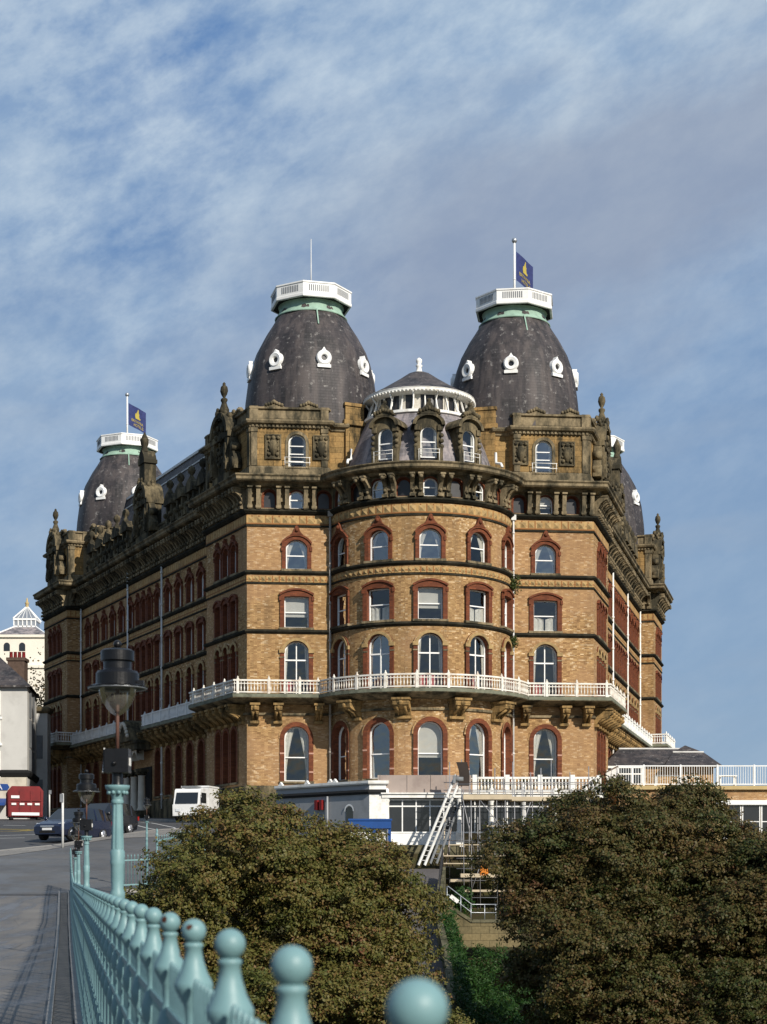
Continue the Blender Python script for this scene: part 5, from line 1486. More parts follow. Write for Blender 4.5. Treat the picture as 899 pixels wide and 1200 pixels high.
def window_box(mb_f, mb_g, x0, x1, y, z0, z1, bars=(1,1)):
    f = .07
    mb_f.box(x0-f,x1+f,y-.05,y+.05,z1,z1+f); mb_f.box(x0-f,x1+f,y-.1,y+.05,z0-f,z0); mb_f.box(x0-f,x0,y-.05,y+.05,z0,z1); mb_f.box(x1,x1+f,y-.05,y+.05,z0,z1)
    for i in range(1,bars[0]+1):
        x = x0+(x1-x0)*i/(bars[0]+1); mb_f.box(x-.03,x+.03,y-.03,y+.03,z0,z1)
    for i in range(1,bars[1]+1):
        z = z0+(z1-z0)*i/(bars[1]+1); mb_f.box(x0,x1,y-.028,y+.028,z-.03,z+.03)
    mb_g.add([(x0,y,z0),(x1,y,z0),(x1,y,z1),(x0,y,z1)],[(0,1,2,3)])

# ---- grey rendered pub building on the far left
S = .068; YB = 136
gx = (32-449.5)*S; gb = empty('grey_building', (gx, YB, 0), 0, 'tall plain grey rendered building with dark hipped roof and pub frontage at the left edge', 'building')
ez = EYE+(HOR-804)*S; g0 = 6.3
mb = MB()
mb.prism([(-16,0),(0,0),(-1.1,9),(-16,9)], g0-2, ez, 'xy'); mb.build('wall', M['render_grey'], gb)
mb = MB(); mb.add([(-16.3,-.4,ez),(.35,-.4,ez),(-.8,9.3,ez),(-16.3,9.3,ez),(-13,4.5,ez+2.9),(-3.2,4.5,ez+2.9)],[(0,1,5,4),(1,2,5),(2,3,4,5),(3,0,4)]); mb.box(-16.3,.3,-.42,-.3,ez-.12,ez+.03)
rf = mb.build('roof', M['slate'], gb)
mb = MB(); mb.box(-2.9,-1.5,6,7.4,ez-1,ez+3.0); mb.box(-3.0,-1.4,5.9,7.5,ez+2.8,ez+3.05); mb.build('chimney', M['darkbrick'], rf)
for k in range(4):
    mb = MB(); mb.lathe([(.16,0),(.13,.5),(.16,.55)],10,(-2.75+k*.35,6.7,ez+3.05)); mb.build('chimney_pot', M['redpaint'], rf)
for zc in (803+14, 848, 890):
    z = EYE+(HOR-zc)*S
    for xx in (-2.75,-6.0,-9.2,-12.4):
        f = MB(); g = MB(); window_box(f,g,xx-.55,xx+.55,-.03,z-1.5,z+.6,(1,1)); f.box(xx-.75,xx+.75,-.15,-.0,z-1.75,z-1.58); fo = f.build('window', M['white_clean'], gb); g.build('pane', M['darkglass'], fo)
for zc in (815, 850, 885):
    z = EYE+(HOR-zc)*S
    for yy in (2.2,5.2):
        xx = -.122*yy
        f = MB(); f.box(xx-.06,xx+.05,yy-.55,yy+.55,z-1.6,z+.6); fo = f.build('window', M['lead'], gb)
zc = EYE+(HOR-908)*S
mb = MB(); mb.sweep([(-16,0),(0,0),(-1.1,9)], [(0,zc-.2),(.12,zc-.1),(.25,zc+.15),(.25,zc+.3),(0,zc+.4)]); 
n = 10; mb.prism([(-5.2+2.6*math.cos(PI*k/n)*1.0, zc+.3+.75*math.sin(PI*k/n)) for k in range(n+1)], -.45,-.2); mb.build('shop_cornice', M['blackmatt'], gb)
mb = MB(); mb.box(-16,-.02,-.3,-.02,zc-1.9,zc-.22); mb.build('fascia', M['cream'], gb)
mb = MB(); mb.prism([(-5.6+x,z) for x,z in ((-3,zc-1.25),(4.1,zc-1.25),(4.25,zc-1.0),(4.1,zc-.75),(1.6,zc-.7),(1.1,zc-.35),(-.6,zc-.3),(-2,zc-.6),(-3,zc-.7))], -.36,-.31); mb.build('sign_board', M['pubblue'], gb)
cu = bpy.data.curves.new('sign_text','FONT'); cu.body = 'ETA'; cu.size = .62; cu.extrude = .01
to = bpy.data.objects.new('sign_text', cu); COL.objects.link(to); dg = bpy.context.evaluated_depsgraph_get(); me = bpy.data.meshes.new_from_object(to.evaluated_get(dg)); bpy.data.objects.remove(to)
for v in me.vertices: v.co = Vector((-3.05+v.co.x*1.05, -.375-v.co.z, zc-1.2+v.co.y))
me.materials.append(M['plate']); obj('sign_text', me, gb)
mb = MB(); mb.prism([(-.3,zc-1.9),(-1.4,zc-2.3),(-1.4,zc-2.5),(-.3,zc-2.2)], -16, -1.5, 'yz'); mb.build('awning', M['pubblue'], gb)
mb = MB(); mb.box(-15,-3,-.08,-.02,g0-.6,zc-2.5); mb.build('shopfront', M['darkglass'], gb)
# lower wing behind it
o = empty('terraced_house', ((44-449.5)*.0735, YB+11, 0), 0, 'narrow grey house squeezed between the grey building and the hotel', 'building')
ez2 = EYE+(HOR-832)*.0735
mb = MB(); mb.box(-2,.85,0,1.4,4,ez2); mb.build('wall', M['render_grey'], o)
mb = MB(); mb.sweep([(-2,0),(.85,0),(.85,1.4)], [(0,ez2-.3),(.25,ez2-.1),(.3,ez2+.15),(0,ez2+.3)]); mb.cap([(-2,0),(.85,0),(.85,1.4),(-2,1.4)], ez2+.05); mb.build('cornice', M['stone_sooty'], o)
for z in (ez2-3.2, ez2-7, ez2-10.6):
    f = MB(); f.box(-.35,.45,-.06,.0,z-1,z+1); f.build('window', M['lead'], o)

# ---- cream building with glazed roof lantern
S = .115; YB = 230
o = empty('cream_building', ((24-449.5)*S, YB, 0), 0, 'sunlit cream building with a glazed pyramid lantern on its hipped roof', 'building')
bz = EYE+(HOR-747)*S
mb = MB(); mb.box(-3.2,3.3,0,8,5,bz); mb.box(-14,8,3,14,5,bz-.5); mb.box(.9,9,-1,3,5,EYE+(HOR-784)*S); mb.build('wall', M['render_cream'], o)
mb = MB(); mb.box(-3.4,3.5,-.3,8.2,bz,bz+.35); mb.box(.8,9.1,-1.25,3,EYE+(HOR-784)*S,EYE+(HOR-781)*S); mb.box(-14.2,8.2,2.8,14,bz-.5,bz-.2); mb.build('cornice', M['render_cream'], o)
rz = EYE+(HOR-731.5)*S
mb = MB(); mb.add([(-3.4,-.2,bz+.36),(3.5,-.2,bz+.36),(3.5,8,bz+.36),(-3.4,8,bz+.36),(-1.35,2.4,rz),(1.5,2.4,rz),(1.5,5.4,rz),(-1.35,5.4,rz)],[(0,1,5,4),(1,2,6,5),(2,3,7,6),(3,0,4,7)]); rf = mb.build('roof', M['slate_purple'], o)
mb = MB()
for a,b in (((-3.4,-.2,bz+.4),(-1.35,2.4,rz+.05)),((3.5,-.2,bz+.4),(1.5,2.4,rz+.05))): mb.bar(a,b,.2,.15)
lz = EYE+(HOR-721.5)*S; pz = EYE+(HOR-705)*S
mb.box(-1.45,1.6,2.3,5.5,rz-.1,rz+.15); mb.box(-1.5,1.65,2.25,5.55,lz-.25,lz)
for k in range(6): x = -1.4+k*.59; mb.box(x-.07,x+.07,2.3,2.4,rz,lz)
mb.bar((-1.5,2.25,lz),(.07,3.9,pz),.16); mb.bar((1.65,2.25,lz),(.07,3.9,pz),.16); mb.bar((-1.5,5.55,lz),(.07,3.9,pz),.16); mb.bar((1.65,5.55,lz),(.07,3.9,pz),.16)
for k in range(1,5): 
    x = -1.5+3.15*k/5; mb.bar((x,2.22,lz),(.07,3.85,pz),.05)
mb.build('lantern_frame', M['white_clean'], rf)
mb = MB(); mb.box(-1.4,1.5,2.42,5.4,rz,lz-.25); mb.add([(-1.5,2.25,lz),(1.65,2.25,lz),(1.65,5.55,lz),(-1.5,5.55,lz),(.07,3.9,pz)],[(0,1,4),(1,2,4),(2,3,4),(3,0,4)]); mb.build('lantern_glass', M['lanternglass'] if 'lanternglass' in M else M['galv'], rf)
mb = MB(); mb.lathe([(.25,pz-.2),(.22,pz+.3),(.32,pz+.4),(.15,pz+.6),(.1,pz+1.0),(.001,pz+1.2)],10,(.07,3.9,0)); mb.build('finial', M['cladding'], rf)
for px, y0, y1, yy in ((8,753,763,-.02),(26,753,763,-.02),(44,754,770,-.02)):
    x = (px-24)*S; 
    f = MB(); w_ = .42 if px < 40 else .42
    yv = -.03 if px < 40 else 2.95
    pts = arch_pts(.84, EYE+(HOR-y1)*S, EYE+(HOR-y0)*S, .42)
    f.add([(x+a, yv, b) for a,b in pts],[tuple(range(len(pts)))]); f.build('window', M['darkglass'], o)

# ================================================================== TERRACE IN FRONT OF THE HOTEL
# ---- angled grey pavilion with round headed niche
o = empty('terrace_pavilion', (-.84, 101, 0), 0, 'low angled grey and white terrace pavilion with a black band and arched niche window', 'building')
zt = 7.5; zb = 2.2
pth = [Vector((-5.9,6.2)), Vector((0,0)), Vector((1.0,.02)), Vector((1.0,6.2))]
def wallpath(mb, p, a, b): 
    for q, r_ in zip(p[:-1],p[1:]): mb.add([(q.x,q.y,a),(r_.x,r_.y,a),(r_.x,r_.y,b),(q.x,q.y,b)],[(0,1,2,3)])
mb = MB(); wallpath(mb, pth[:2], zb, 7.3); mb.build('side_wall', M['render_midgrey'], o)
mb = MB(); wallpath(mb, pth[1:], zb, 7.3); mb.build('front_wall', M['white'], o)
mb = MB(); mb.cap(pth, 7.28); mb.sweep(pth, [(-.1,7.3),(.12,7.3),(.16,7.38),(.16,7.52),(-.1,7.52)]); mb.build('coping', M['white'], o)
mb = MB(); mb.sweep(pth[:3], [(.002,6.72),(.1,6.74),(.14,6.86),(.08,6.98),(.002,7.0)]); mb.build('string_band', M['blackmatt'], o)
mb = MB()
F = plane_fun(pth[0], pth[1]); L = (pth[1]-pth[0]).length; mb.M = frame(F, L*.80)
a1 = arch_pts(.62,4.75,6.05,.31); a2 = arch_pts(.84,5.4,6.16,.42)
mb.add([(x,-.02,z) for x,z in a1],[tuple(range(len(a1)))], mi=0)
inn_, out_ = arch_pts(.66,5.4,6.08,.33), arch_pts(.86,5.4,6.18,.43)
for i in range(2,len(inn_)-1): mb.add([(inn_[i][0],-.06,inn_[i][1]),(inn_[i+1][0],-.06,inn_[i+1][1]),(out_[i+1][0],-.06,out_[i+1][1]),(out_[i][0],-.06,out_[i][1])],[(0,1,2,3)], mi=1)
mb.box(-.4,.4,-.12,0,4.68,4.75, mi=1)
mb.build('niche_window', [M['darkglass'], M['white_clean']], o)
mb = MB(); mb.M = frame(F, L*.58); mb.tube([(0,-.12,3),(0,-.12,6.7)],.06,8); mb.build('drainpipe', M['render_midgrey'], o)
mb = MB()
for s in (.06,.35,.6,.65): mb.M = frame(F, L*s); mb.prism([(-.25,7.5),(.25,7.5),(.12,7.62),(0,7.75),(-.12,7.62)],-.1,.05)
mb.M = None; mb.build('coping_finials', M['white'], o) if False else mb.build('coping_crest', M['white'], o)
mb = MB()
for s in (.47,.52):
    mb.M = frame(F, L*s); mb.box(-.12,.12,-.25,-.05,5.9,6.5)
mb.M = None; mb.build('alarm_box', M['redpaint'], o)

# ---- glazed verandah
o = empty('glazed_verandah', (.2, 101.3, 0), 0, 'white glazed verandah of the hotel with plywood hoarding and balustrade above', 'verandah')
f = MB(); g = MB()
V0, V1 = 0.0, 12.6
zs0, zs1 = 4.45, 6.45
def col_(x, y=0): 
    c = MB(); c.lathe([(.2,3.7),(.2,4.5),(.15,4.6),(.13,6.2),(.18,6.35),(.2,6.5),(.2,6.75),(.14,6.85),(.16,7.0),(.06,7.15),(.09,7.3),(.001,7.4)],12,(x,y,0)); c.box(x-.22,x+.22,y-.22,y+.22,3.6,4.45); c.build('column', M['white'], o)
bays = [(0,4.2),(4.4,5.9),(6.5,7.9),(8.3,9.8),(10.2,11.6)]
for x in (0,4.3,6.2,8.1,10.0,11.8): col_(x, -.1)
mb = MB()
for a,b in ((.1,4.2),(4.4,6.05),(6.3,8.0),(8.2,9.9),(10.1,11.7)):
    n = max(2,int((b-a)/.8))
    for k in range(n+1): x = a+(b-a)*k/n; mb.box(x-.035,x+.035,.02,.1,zs0,zs1)
    for z in (zs0,6.0,zs1-.06): mb.box(a,b,.0,.09,z-.03,z+.05)
mb.build('window_frames', M['white_clean'], o)
mb = MB(); mb.add([(0,.06,zs0),(V1,.06,zs0),(V1,.06,zs1),(0,.06,zs1)],[(0,1,2,3)]); mb.build('glazing', M['darkglass2'] if 'darkglass2' in M else M['darkglass'], o)
mb = MB(); mb.box(-.1,4.3,-.02,.2,3.72,zs0-.05); mb.build('panelled_plinth', M['white_clean'], o)
mb = MB(); mb.box(4.3,V1,.02,.3,3.0,zs0-.05); mb.build('stone_plinth', M['buffstone'], o)
mb = MB(); mb.box(-.3,V1+.2,-.35,4.5,6.5,6.72); mb.box(-.35,V1+.25,-.45,4.5,6.72,6.8); mb.build('roof_slab', M['white'], o)
mb = MB(); mb.box(-.55,3.5,-.2,-.14,6.8,7.85); mb.box(3.52,5.0,-.22,-.15,6.8,7.85)
for x in (-.4,1.2,2.6): mb.box(x,x+.05,-.24,-.2,6.8,7.85)
mb.build('hoarding', M['hoarding'], o)
mb = MB(); rp_ = [Vector((5.2,-.2)),Vector((V1,-.2)),Vector((V1+.0,4))]
mb.sweep(rp_,[(-.06,6.85),(.06,6.85),(.06,6.95),(-.06,6.95)]); mb.sweep(rp_,[(-.08,7.62),(.08,7.62),(.08,7.74),(-.08,7.74)])
for p, d in resample(rp_, .2): mb.tube([(p.x,p.y,6.95),(p.x,p.y,7.15),(p.x,p.y,7.4),(p.x,p.y,7.62)],[.03,.065,.03,.05],6)
for p, d in resample(rp_, 1.85): mb.box(p.x-.13,p.x+.13,p.y-.13,p.y+.13,6.82,7.86)
mb.build('balustrade', M['white'], o)
mb = MB(); mb.box(-.8,4.4,-2.2,.2,1.5,2.5) if False else None
mb = MB(); mb.box(-5,4.3,-.6,0,1.0,3.7); mb.build('retaining_wall', M['mossy'], o)
mb = MB(); mb.box(4.3,V1,-.15,3,-2.6,3.0); mb.build('lower_wall', M['buffstone'], o)

# ---- blue kiosk at the foot of the pavilion
p = at(432,986,98); o = empty('blue_kiosk', (p.x,98,0), 0, 'small bright blue shelter with white panels beside the left bush', 'kiosk')
kz = EYE+(HOR-961)*.049
mb = MB(); mb.box(-1.1,1.3,-.7,.9,kz-.5,kz); mb.box(-1.15,1.35,-.75,.95,kz-.06,kz+.05); mb.build('roof', M['kioskblue'], o)
for x in (.35,1.2): 
    mb = MB(); mb.box(x-.09,x+.09,-.6,-.45,2.2,kz-.5); mb.build('post', M['kioskblue'], o)
mb = MB(); mb.box(-1.0,1.1,-.4,.8,2.2,kz-.5); mb.build('panel', M['white'], o)
mb = MB()
for k in range(5): x = .48+.14*k; mb.bar((x,-.47,2.6),(x,-.47,3.7),.03); 
mb.bar((.45,-.47,3.3),(1.1,-.47,3.3),.03); mb.build('grille', M['scafdark'], o)

# ---- right hand annex with a roof terrace
S = .056; YA = 112
o = empty('terrace_annex', ((725-449.5)*S, YA, 0), 0, 'low flat roofed annex with white railed roof terrace at the right edge, behind the bush', 'building')
X1 = 26; z0 = EYE+(HOR-921)*S
mb = MB(); mb.box(0,X1,0,10,0,z0-.2); mb.build('wall', M['pinkbrick'] if 'pinkbrick' in M else M['brick'], o)
mb = MB(); mb.box(-.15,X1,-.25,10,z0-.25,z0); mb.build('coping', M['cladding'], o)
mb = MB(); zf = EYE+(HOR-938)*S; mb.box(6.2,X1,-.35,-.02,zf-.3,zf); mb.build('fascia', M['white_clean'], o)
mb = MB(); mb.box(6.3,X1,-.05,-.003,0,zf-.3); mb.build('lower_wall', M['cladding'], o)
f = MB(); g = MB(); wz0, wz1 = EYE+(HOR-982)*S, EYE+(HOR-944)*S
for k in range(8): window_box(f,g,6.9+k*1.25,7.95+k*1.25,-.12,wz0,wz1,(0,1))
fo = f.build('window', M['white_clean'], o); g.build('pane', M['darkglass'], fo)
mb = MB(); zr = EYE+(HOR-897)*S
rp_ = [Vector((0,8)),Vector((0,0)),Vector((X1-.2,0))]
for z,h in ((z0+.08,.06),(zr-.07,.07)): mb.sweep(rp_,[(-.03,z),(.03,z),(.03,z+h),(-.03,z+h)])
for p, d in resample(rp_, .16): mb.box(p.x-.014,p.x+.014,p.y-.014,p.y+.014,z0+.1,zr-.05)
for p, d in resample(rp_, 2.4): mb.box(p.x-.05,p.x+.05,p.y-.05,p.y+.05,z0,zr+.05)
mb.build('railing', M['white_clean'], o)
mb = MB(); mb.box(-3.9,-.1,.6,6,5.5,zr-.15) if False else None
# white terrace tables and planters behind the railing
def white_table(x, y, label, w_=1.2):
    b = Vector(((725-449.5)*S+x, YA+y, z0)); tb = empty('terrace_table', b, 0, label, 'table', 'white tables on the roof terrace')
    m_ = MB(); m_.box(-w_/2,w_/2,-.4,.4,.7,.76); m_.build('tabletop', M['white_clean'], tb)
    for sx in (-1,1):
        for sy in (-1,1):
            m_ = MB(); m_.box(sx*(w_/2-.08)-.05,sx*(w_/2-.08)+.05,sy*.32-.05,sy*.32+.05,0,.7); m_.build('leg', M['white_clean'], tb)
for x, y, w_ in ((3.4,1.2,1.7),(5.2,2.4,1.0),(7.4,1.4,1.2)): white_table(x, y, {3.4:'largest white table on the roof terrace, nearest the hotel',5.2:'small white table set back on the roof terrace',7.4:'rightmost white table on the roof terrace'}[x], w_)
# conservatory stub and slate roofed wing behind the terrace
o2 = empty('slate_roofed_wing', ((780-449.5)*.0625, 125, 0), 0, 'low wing with dark slate hipped roofs between the hotel and the roof terrace', 'building')
Q = .0625
def zq(y): return EYE+(HOR-y)*Q
mb = MB(); mb.box(-4.2,3.5,0,8,0,zq(897)); mb.build('wall', M['brick'], o2)
mb = MB()
mb.add([(-4.6,-.3,zq(898)),(.6,-.3,zq(898)),(1.6,3,zq(874)),(-3.0,3,zq(874)),(-4.6,8,zq(898)),(.6,8,zq(898))],[(0,1,2,3),(0,3,4),(1,5,2),(3,2,5,4)])
mb.add([(-.2,-.9,zq(898)),(4.0,-.9,zq(898)),(3.2,2.2,zq(879)),(2.0,3.2,zq(869.5)),(.9,2.2,zq(879)),(-.2,8,zq(898)),(4.0,8,zq(898))],[(0,1,2,4),(4,2,3),(1,6,3,2),(0,4,3,5),(3,6,5)])
rf = mb.build('roof', M['slate'], o2)
mb = MB(); mb.bar((.9,2.15,zq(878.6)),(3.2,2.15,zq(878.6)),.12,.1); mb.bar((-3,3,zq(873.6)),(1.6,3,zq(873.6)),.12,.1); mb.build('ridge', M['pipe'], rf)
mb = MB()
mb.box(-5.0,-2.2,-3.2,-2.9,zq(921),zq(903)) ; cons = mb.build('glazed_screen', M['darkglass'], o2)
mb = MB()
for x in (-5.0,-3.9,-2.9,-2.2): mb.box(x-.06,x+.06,-3.26,-2.95,zq(921),zq(901))
mb.box(-5.1,-2.1,-3.27,-2.94,zq(903.5),zq(901)); mb.box(-5.1,-2.1,-3.265,-2.945,zq(911),zq(909.5)); mb.build('screen_frame', M['white_clean'], o2)

# ================================================================== SCAFFOLD, LADDERS, PATH
YF = 99.0
def wp(px, py, Yd=YF): return at(px,py,Yd)
o = empty('scaffold', (wp(600,1030).x, YF, 1.5), 0, 'tube scaffold with boards standing against the white verandah, partly behind the right bush', 'scaffold')
bo = o.location
def sc_tube(mb, a, b, r=.028): mb.tube([Vector(a)-bo, Vector(b)-bo], r, 6)
mb = MB()
for px, yt in ((527,893),(541,890),(560,908),(580,900),(601,893),(550,903),(590,912),(612,920),(634,900),(622,905),(646,890),(668,905),(690,898)):
    a = wp(px,1075); b = wp(px,yt); sc_tube(mb,a,b)
    if px > 530: a = wp(px+3,1065,YF-1.3); b = wp(px+2,925,YF-1.3); sc_tube(mb,a,b)
mb.build('standards', M['scaf'], o)
mb = MB()
for py in (917,926,944,985,1004,1016,1030,1050):
    sc_tube(mb, wp(520,py), wp(700,py)); sc_tube(mb, wp(535,py+2,YF-1.3), wp(690,py+2,YF-1.3), .024)
mb.build('ledgers', M['scaf'], o)
mb = MB()
for (a,b) in (((563,938),(590,972)),((541,930),(556,1000)),((622,940),(600,1000)),((568,1000),(552,1045))): sc_tube(mb, wp(*a,YF-1.35), wp(*b,YF-1.35), .026)
mb.build('braces', M['rusttube'] if 'rusttube' in M else M['scaf'], o)
def board(px0, px1, py, y0, y1, th=.05):
    mb = MB(); a = wp(px0,py,y0)-bo; b = wp(px1,py,y0)-bo; mb.box(a.x,b.x,y0-YF,y1-YF,a.z-th/2,a.z+th/2); mb.build('board', M['timber'], o)
board(543,600,934,YF-1.4,YF+.2,.28); board(600,692,936,YF-1.38,YF+.2,.24); board(520,560,1012,YF-1.3,YF,.06); board(540,585,1026,YF-1.4,YF,.22); board(600,660,1027,YF-1.3,YF,.2); board(520,600,1003,YF-1.35,YF,.06)
board(526,575,990,YF-1.3,YF-.6,.05); board(545,640,1044,YF-1.3,YF-.2,.12); board(570,612,968,YF-1.2,YF-.9,.07); board(528,552,1032,YF-1.2,YF-.3,.16)
# hoist ladder up to the deck, and a dark sheet standing at its head
def ladder(a, b, label, w_=.42, mat='galv', sect=.07):
    o = empty('ladder', a, 0, label, 'ladder'); a = Vector(a); b = Vector(b); d = b-a; L = d.length; s = Vector((1,0,0))*w_/2
    m_ = MB()
    for q in (-1,1): m_.bar(s*q, s*q+d, sect, .14); 
    m_.build('rails', M[mat], o); m_ = MB(); n = int(L/.3)
    for k in range(1,n): c = d*(k/n); m_.tube([c-s, c+s], .022, 6)
    m_.build('rungs', M[mat], o); return o
ladder(wp(494,1014,97.4), wp(538,908,99.2), 'long pale hoist ladder leaning up to the hoarding from the path', .36, 'pipe')
ladder(wp(508,1012,97.9), wp(536,940,99.4), 'short grey ladder beside the foot of the long hoist', .36, 'lead', .05)
m_ = MB(); a = wp(537,921,98.9); b = wp(550,893,98.9); n = 8; vs = []
for k in range(n+1):
    f_ = k/n; z = a.z+(b.z-a.z)*f_; bend = .12*math.sin(f_*PI); xs_ = -.12*f_
    for y in (0,.05): vs += [(a.x+xs_+bend, 98.9+y, z),(b.x+xs_+bend*.6, 98.9+y, z)]
fs = []
for k in range(n):
    q = 4*k; fs += [(q,q+1,q+5,q+4),(q+3,q+2,q+6,q+7),(q+1,q+3,q+7,q+5),(q+2,q,q+4,q+6)]
fs += [(0,2,3,1),(4*n,4*n+1,4*n+3,4*n+2)]
m_.add(vs, fs); tag(m_.build('dark_sheet', M['plywood_dark']), 'dark brown bent sheet standing upright at the head of the hoist', 'sheet')
q = wp(538,913,99.0); o = empty('hoist_motor', q, 0, 'small dark hoist winch at the head of the long ladder', 'winch')
m_ = MB(); m_.tube([(-.3,0,0),(.25,0,0)],.16,12); m_.box(-.35,-.2,-.2,.2,-.25,.2); m_.build('drum', M['lead'], o); m_ = MB(); m_.tube([(.25,0,0),(.4,0,.25),(.15,.05,.5)],.04,8); m_.build('arm', M['scafdark'], o)
m_ = MB(); a = wp(563,1026,97.6)
for x in (0,.12,.24,.36): m_.box(x,x+.07,-.03,.03,0,.8)
m_.box(-.02,.45,-.05,-.03,.1,.25); m_.box(-.02,.45,-.05,-.03,.55,.7)
tag(m_.build('orange_barrier', M['orange'], None, loc=a), 'bright orange plastic barrier on the scaffold', 'barrier')

# path between the two bushes with a kerb wall, iron railing and steps wall
mb = MB(); P_ = [(97.2,482,517),(94,481,516),(90,480,513),(86,478,511),(82,476,512),(76,478,520),(68,480,525)]
vs = []
for Yp,l,r_ in P_:
    z = float(np.interp(Yp,YV,ZV))+.06
    for px in (l-20, r_): vs.append(((px-449.5)/FPX*Yp, Yp, z))
mb.add(vs, [(2*i,2*i+1,2*i+3,2*i+2) for i in range(len(P_)-1)]); tag(mb.build('footpath', M['path']), kind='structure')
o = empty('boundary_wall', wp(516,1050,90), 0, 'low rough stone wall along the right side of the footpath, topped by a thin black railing', 'wall'); b0 = o.location.copy()
mb = MB(); R_ = MB(); RL = []
for Yp,l,r_ in P_[1:]:
    z = float(np.interp(Yp,YV,ZV)); RL.append(Vector(((r_-449.5)/FPX*Yp, Yp, z))-b0)
for a,b in zip(RL[:-1],RL[1:]):
    u = Vector((.3,0,0)); h = Vector((0,0,.9)); dn = Vector((0,0,-4))
    mb.add([a+dn,a+u+dn,a+u+h,a+h,b+dn,b+u+dn,b+u+h,b+h],[(0,1,2,3),(4,7,6,5),(3,2,6,7),(0,3,7,4),(1,5,6,2)])
mb.build('masonry', M['mossy'], o)
RL2 = RL[:3]
for a,b in zip(RL2[:-1],RL2[1:]):
    for hh in (1.3,2.0): R_.tube([a+Vector((.15,0,hh)), b+Vector((.15,0,hh))],.025,6)
    for k in range(4): p = a.lerp(b,k/4)+Vector((.15,0,.85)); R_.tube([p,p+Vector((0,0,1.2))],.022,6)
R_.build('iron_railing', M['scafdark'], o)
# stone stair wall with a sloping coping and galvanised handrail
YW = 87.0
o = empty('stair_wall', wp(520,1100,YW), 0, 'yellow stone stair wall with sloping coping, above the green ferns', 'wall'); b0 = o.location.copy()
pts = [wp(518,1110,YW),wp(610,1110,YW),wp(610,1081,YW),wp(552,1081,YW),wp(519,1059,YW)]
mb = MB(); mb.prism([(p.x-b0.x,p.z-b0.z) for p in pts], 0, .5); mb.build('masonry', M['stone_wall'], o)
mb = MB()
for a,b in ((wp(516,1056,YW),wp(553,1080,YW)),(wp(553,1080,YW),wp(612,1080,YW))): mb.bar(a-b0+Vector((0,.25,.03)), b-b0+Vector((0,.25,.03)), .62, .16)
mb.build('coping', M['mossy'], o)
mb = MB()
for dz in (0,.42):
    mb.tube([wp(523,1040,YW)-b0-Vector((0,0,dz)), wp(525,1038.5,YW)-b0-Vector((0,0,dz)), wp(553,1060,YW)-b0-Vector((0,0,dz)), wp(582,1060,YW)-b0-Vector((0,0,dz))], .024, 8)
for px, py in ((524,1040),(540,1050),(552,1060),(568,1060),(581,1060)): a = wp(px,py,YW)-b0; mb.tube([a,a-Vector((0,0,.95))],.024,8)
mb.build('handrail', M['galv'], o)
mb = MB(); a = wp(528,1050,YW-.05)-b0; b = wp(537,1057,YW-.05)-b0; mb.bar(a,b,.03,.2); mb.build('white_plate', M['white'], o)
# striped marker pole low on the bank
q = wp(641,1194,60); q.z = float(np.interp(60,YV,ZV))
o = empty('marker_pole', q, 0, 'thin weathered white pole standing in the dark undergrowth, bottom of the bank', 'pole'); h = wp(641,1150,60).z-q.z
m_ = MB(); m_.tube([(0,0,0),(0,0,h)],.09,8); m_.build('pole', M['scaf'], o)
m_ = MB()
for f_ in (.55,.75,.93): m_.tube([(0,0,h*f_),(0,0,h*f_+.5)],.094,8)
m_.build('white_bands', M['white'], o)

# ================================================================== PLANTING
def m_leaf(name, stops, trans=.25):
    t = NT(name); at_ = t.n('Attribute', attribute_name='tint'); 
    c = t.ramp(at_.outputs['Fac'], stops)
    pr = t.n('BsdfPrincipled'); t.link(c, pr.inputs['Base Color']); pr.inputs['Roughness'].default_value = .55; pr.inputs['Specular IOR Level'].default_value = .25
    tl = t.n('BsdfTranslucent'); t.link(c, tl.inputs[0]); mx = t.n('MixShader'); mx.inputs[0].default_value = trans
    t.link(pr.outputs[0], mx.inputs[1]); t.link(tl.outputs[0], mx.inputs[2]); t.link(mx.outputs[0], t.out.inputs[0]); return t.m
M['leaf_olive'] = m_leaf('olive_autumn_leaves', [(0,(.055,.068,.014)),(.35,(.105,.105,.024)),(.62,(.15,.118,.034)),(.85,(.16,.09,.034)),(1,(.12,.05,.024))])
M['leaf_brown'] = m_leaf('brown_autumn_leaves', [(0,(.032,.05,.010)),(.3,(.062,.064,.018)),(.55,(.098,.076,.024)),(.85,(.112,.064,.024)),(1,(.095,.042,.02))])
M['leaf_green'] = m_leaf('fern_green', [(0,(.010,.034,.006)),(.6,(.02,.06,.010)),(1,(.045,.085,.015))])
M['leaf_weed'] = m_leaf('weed_green', [(0,(.02,.04,.008)),(.6,(.05,.075,.015)),(1,(.09,.09,.03))])
M['bark'] = m_plain('grey_brown_bark', (.07,.055,.042), .95, .3, 5)
M['bark_pale'] = m_plain('bare_twigs', (.13,.10,.07), .95, .3, 5)
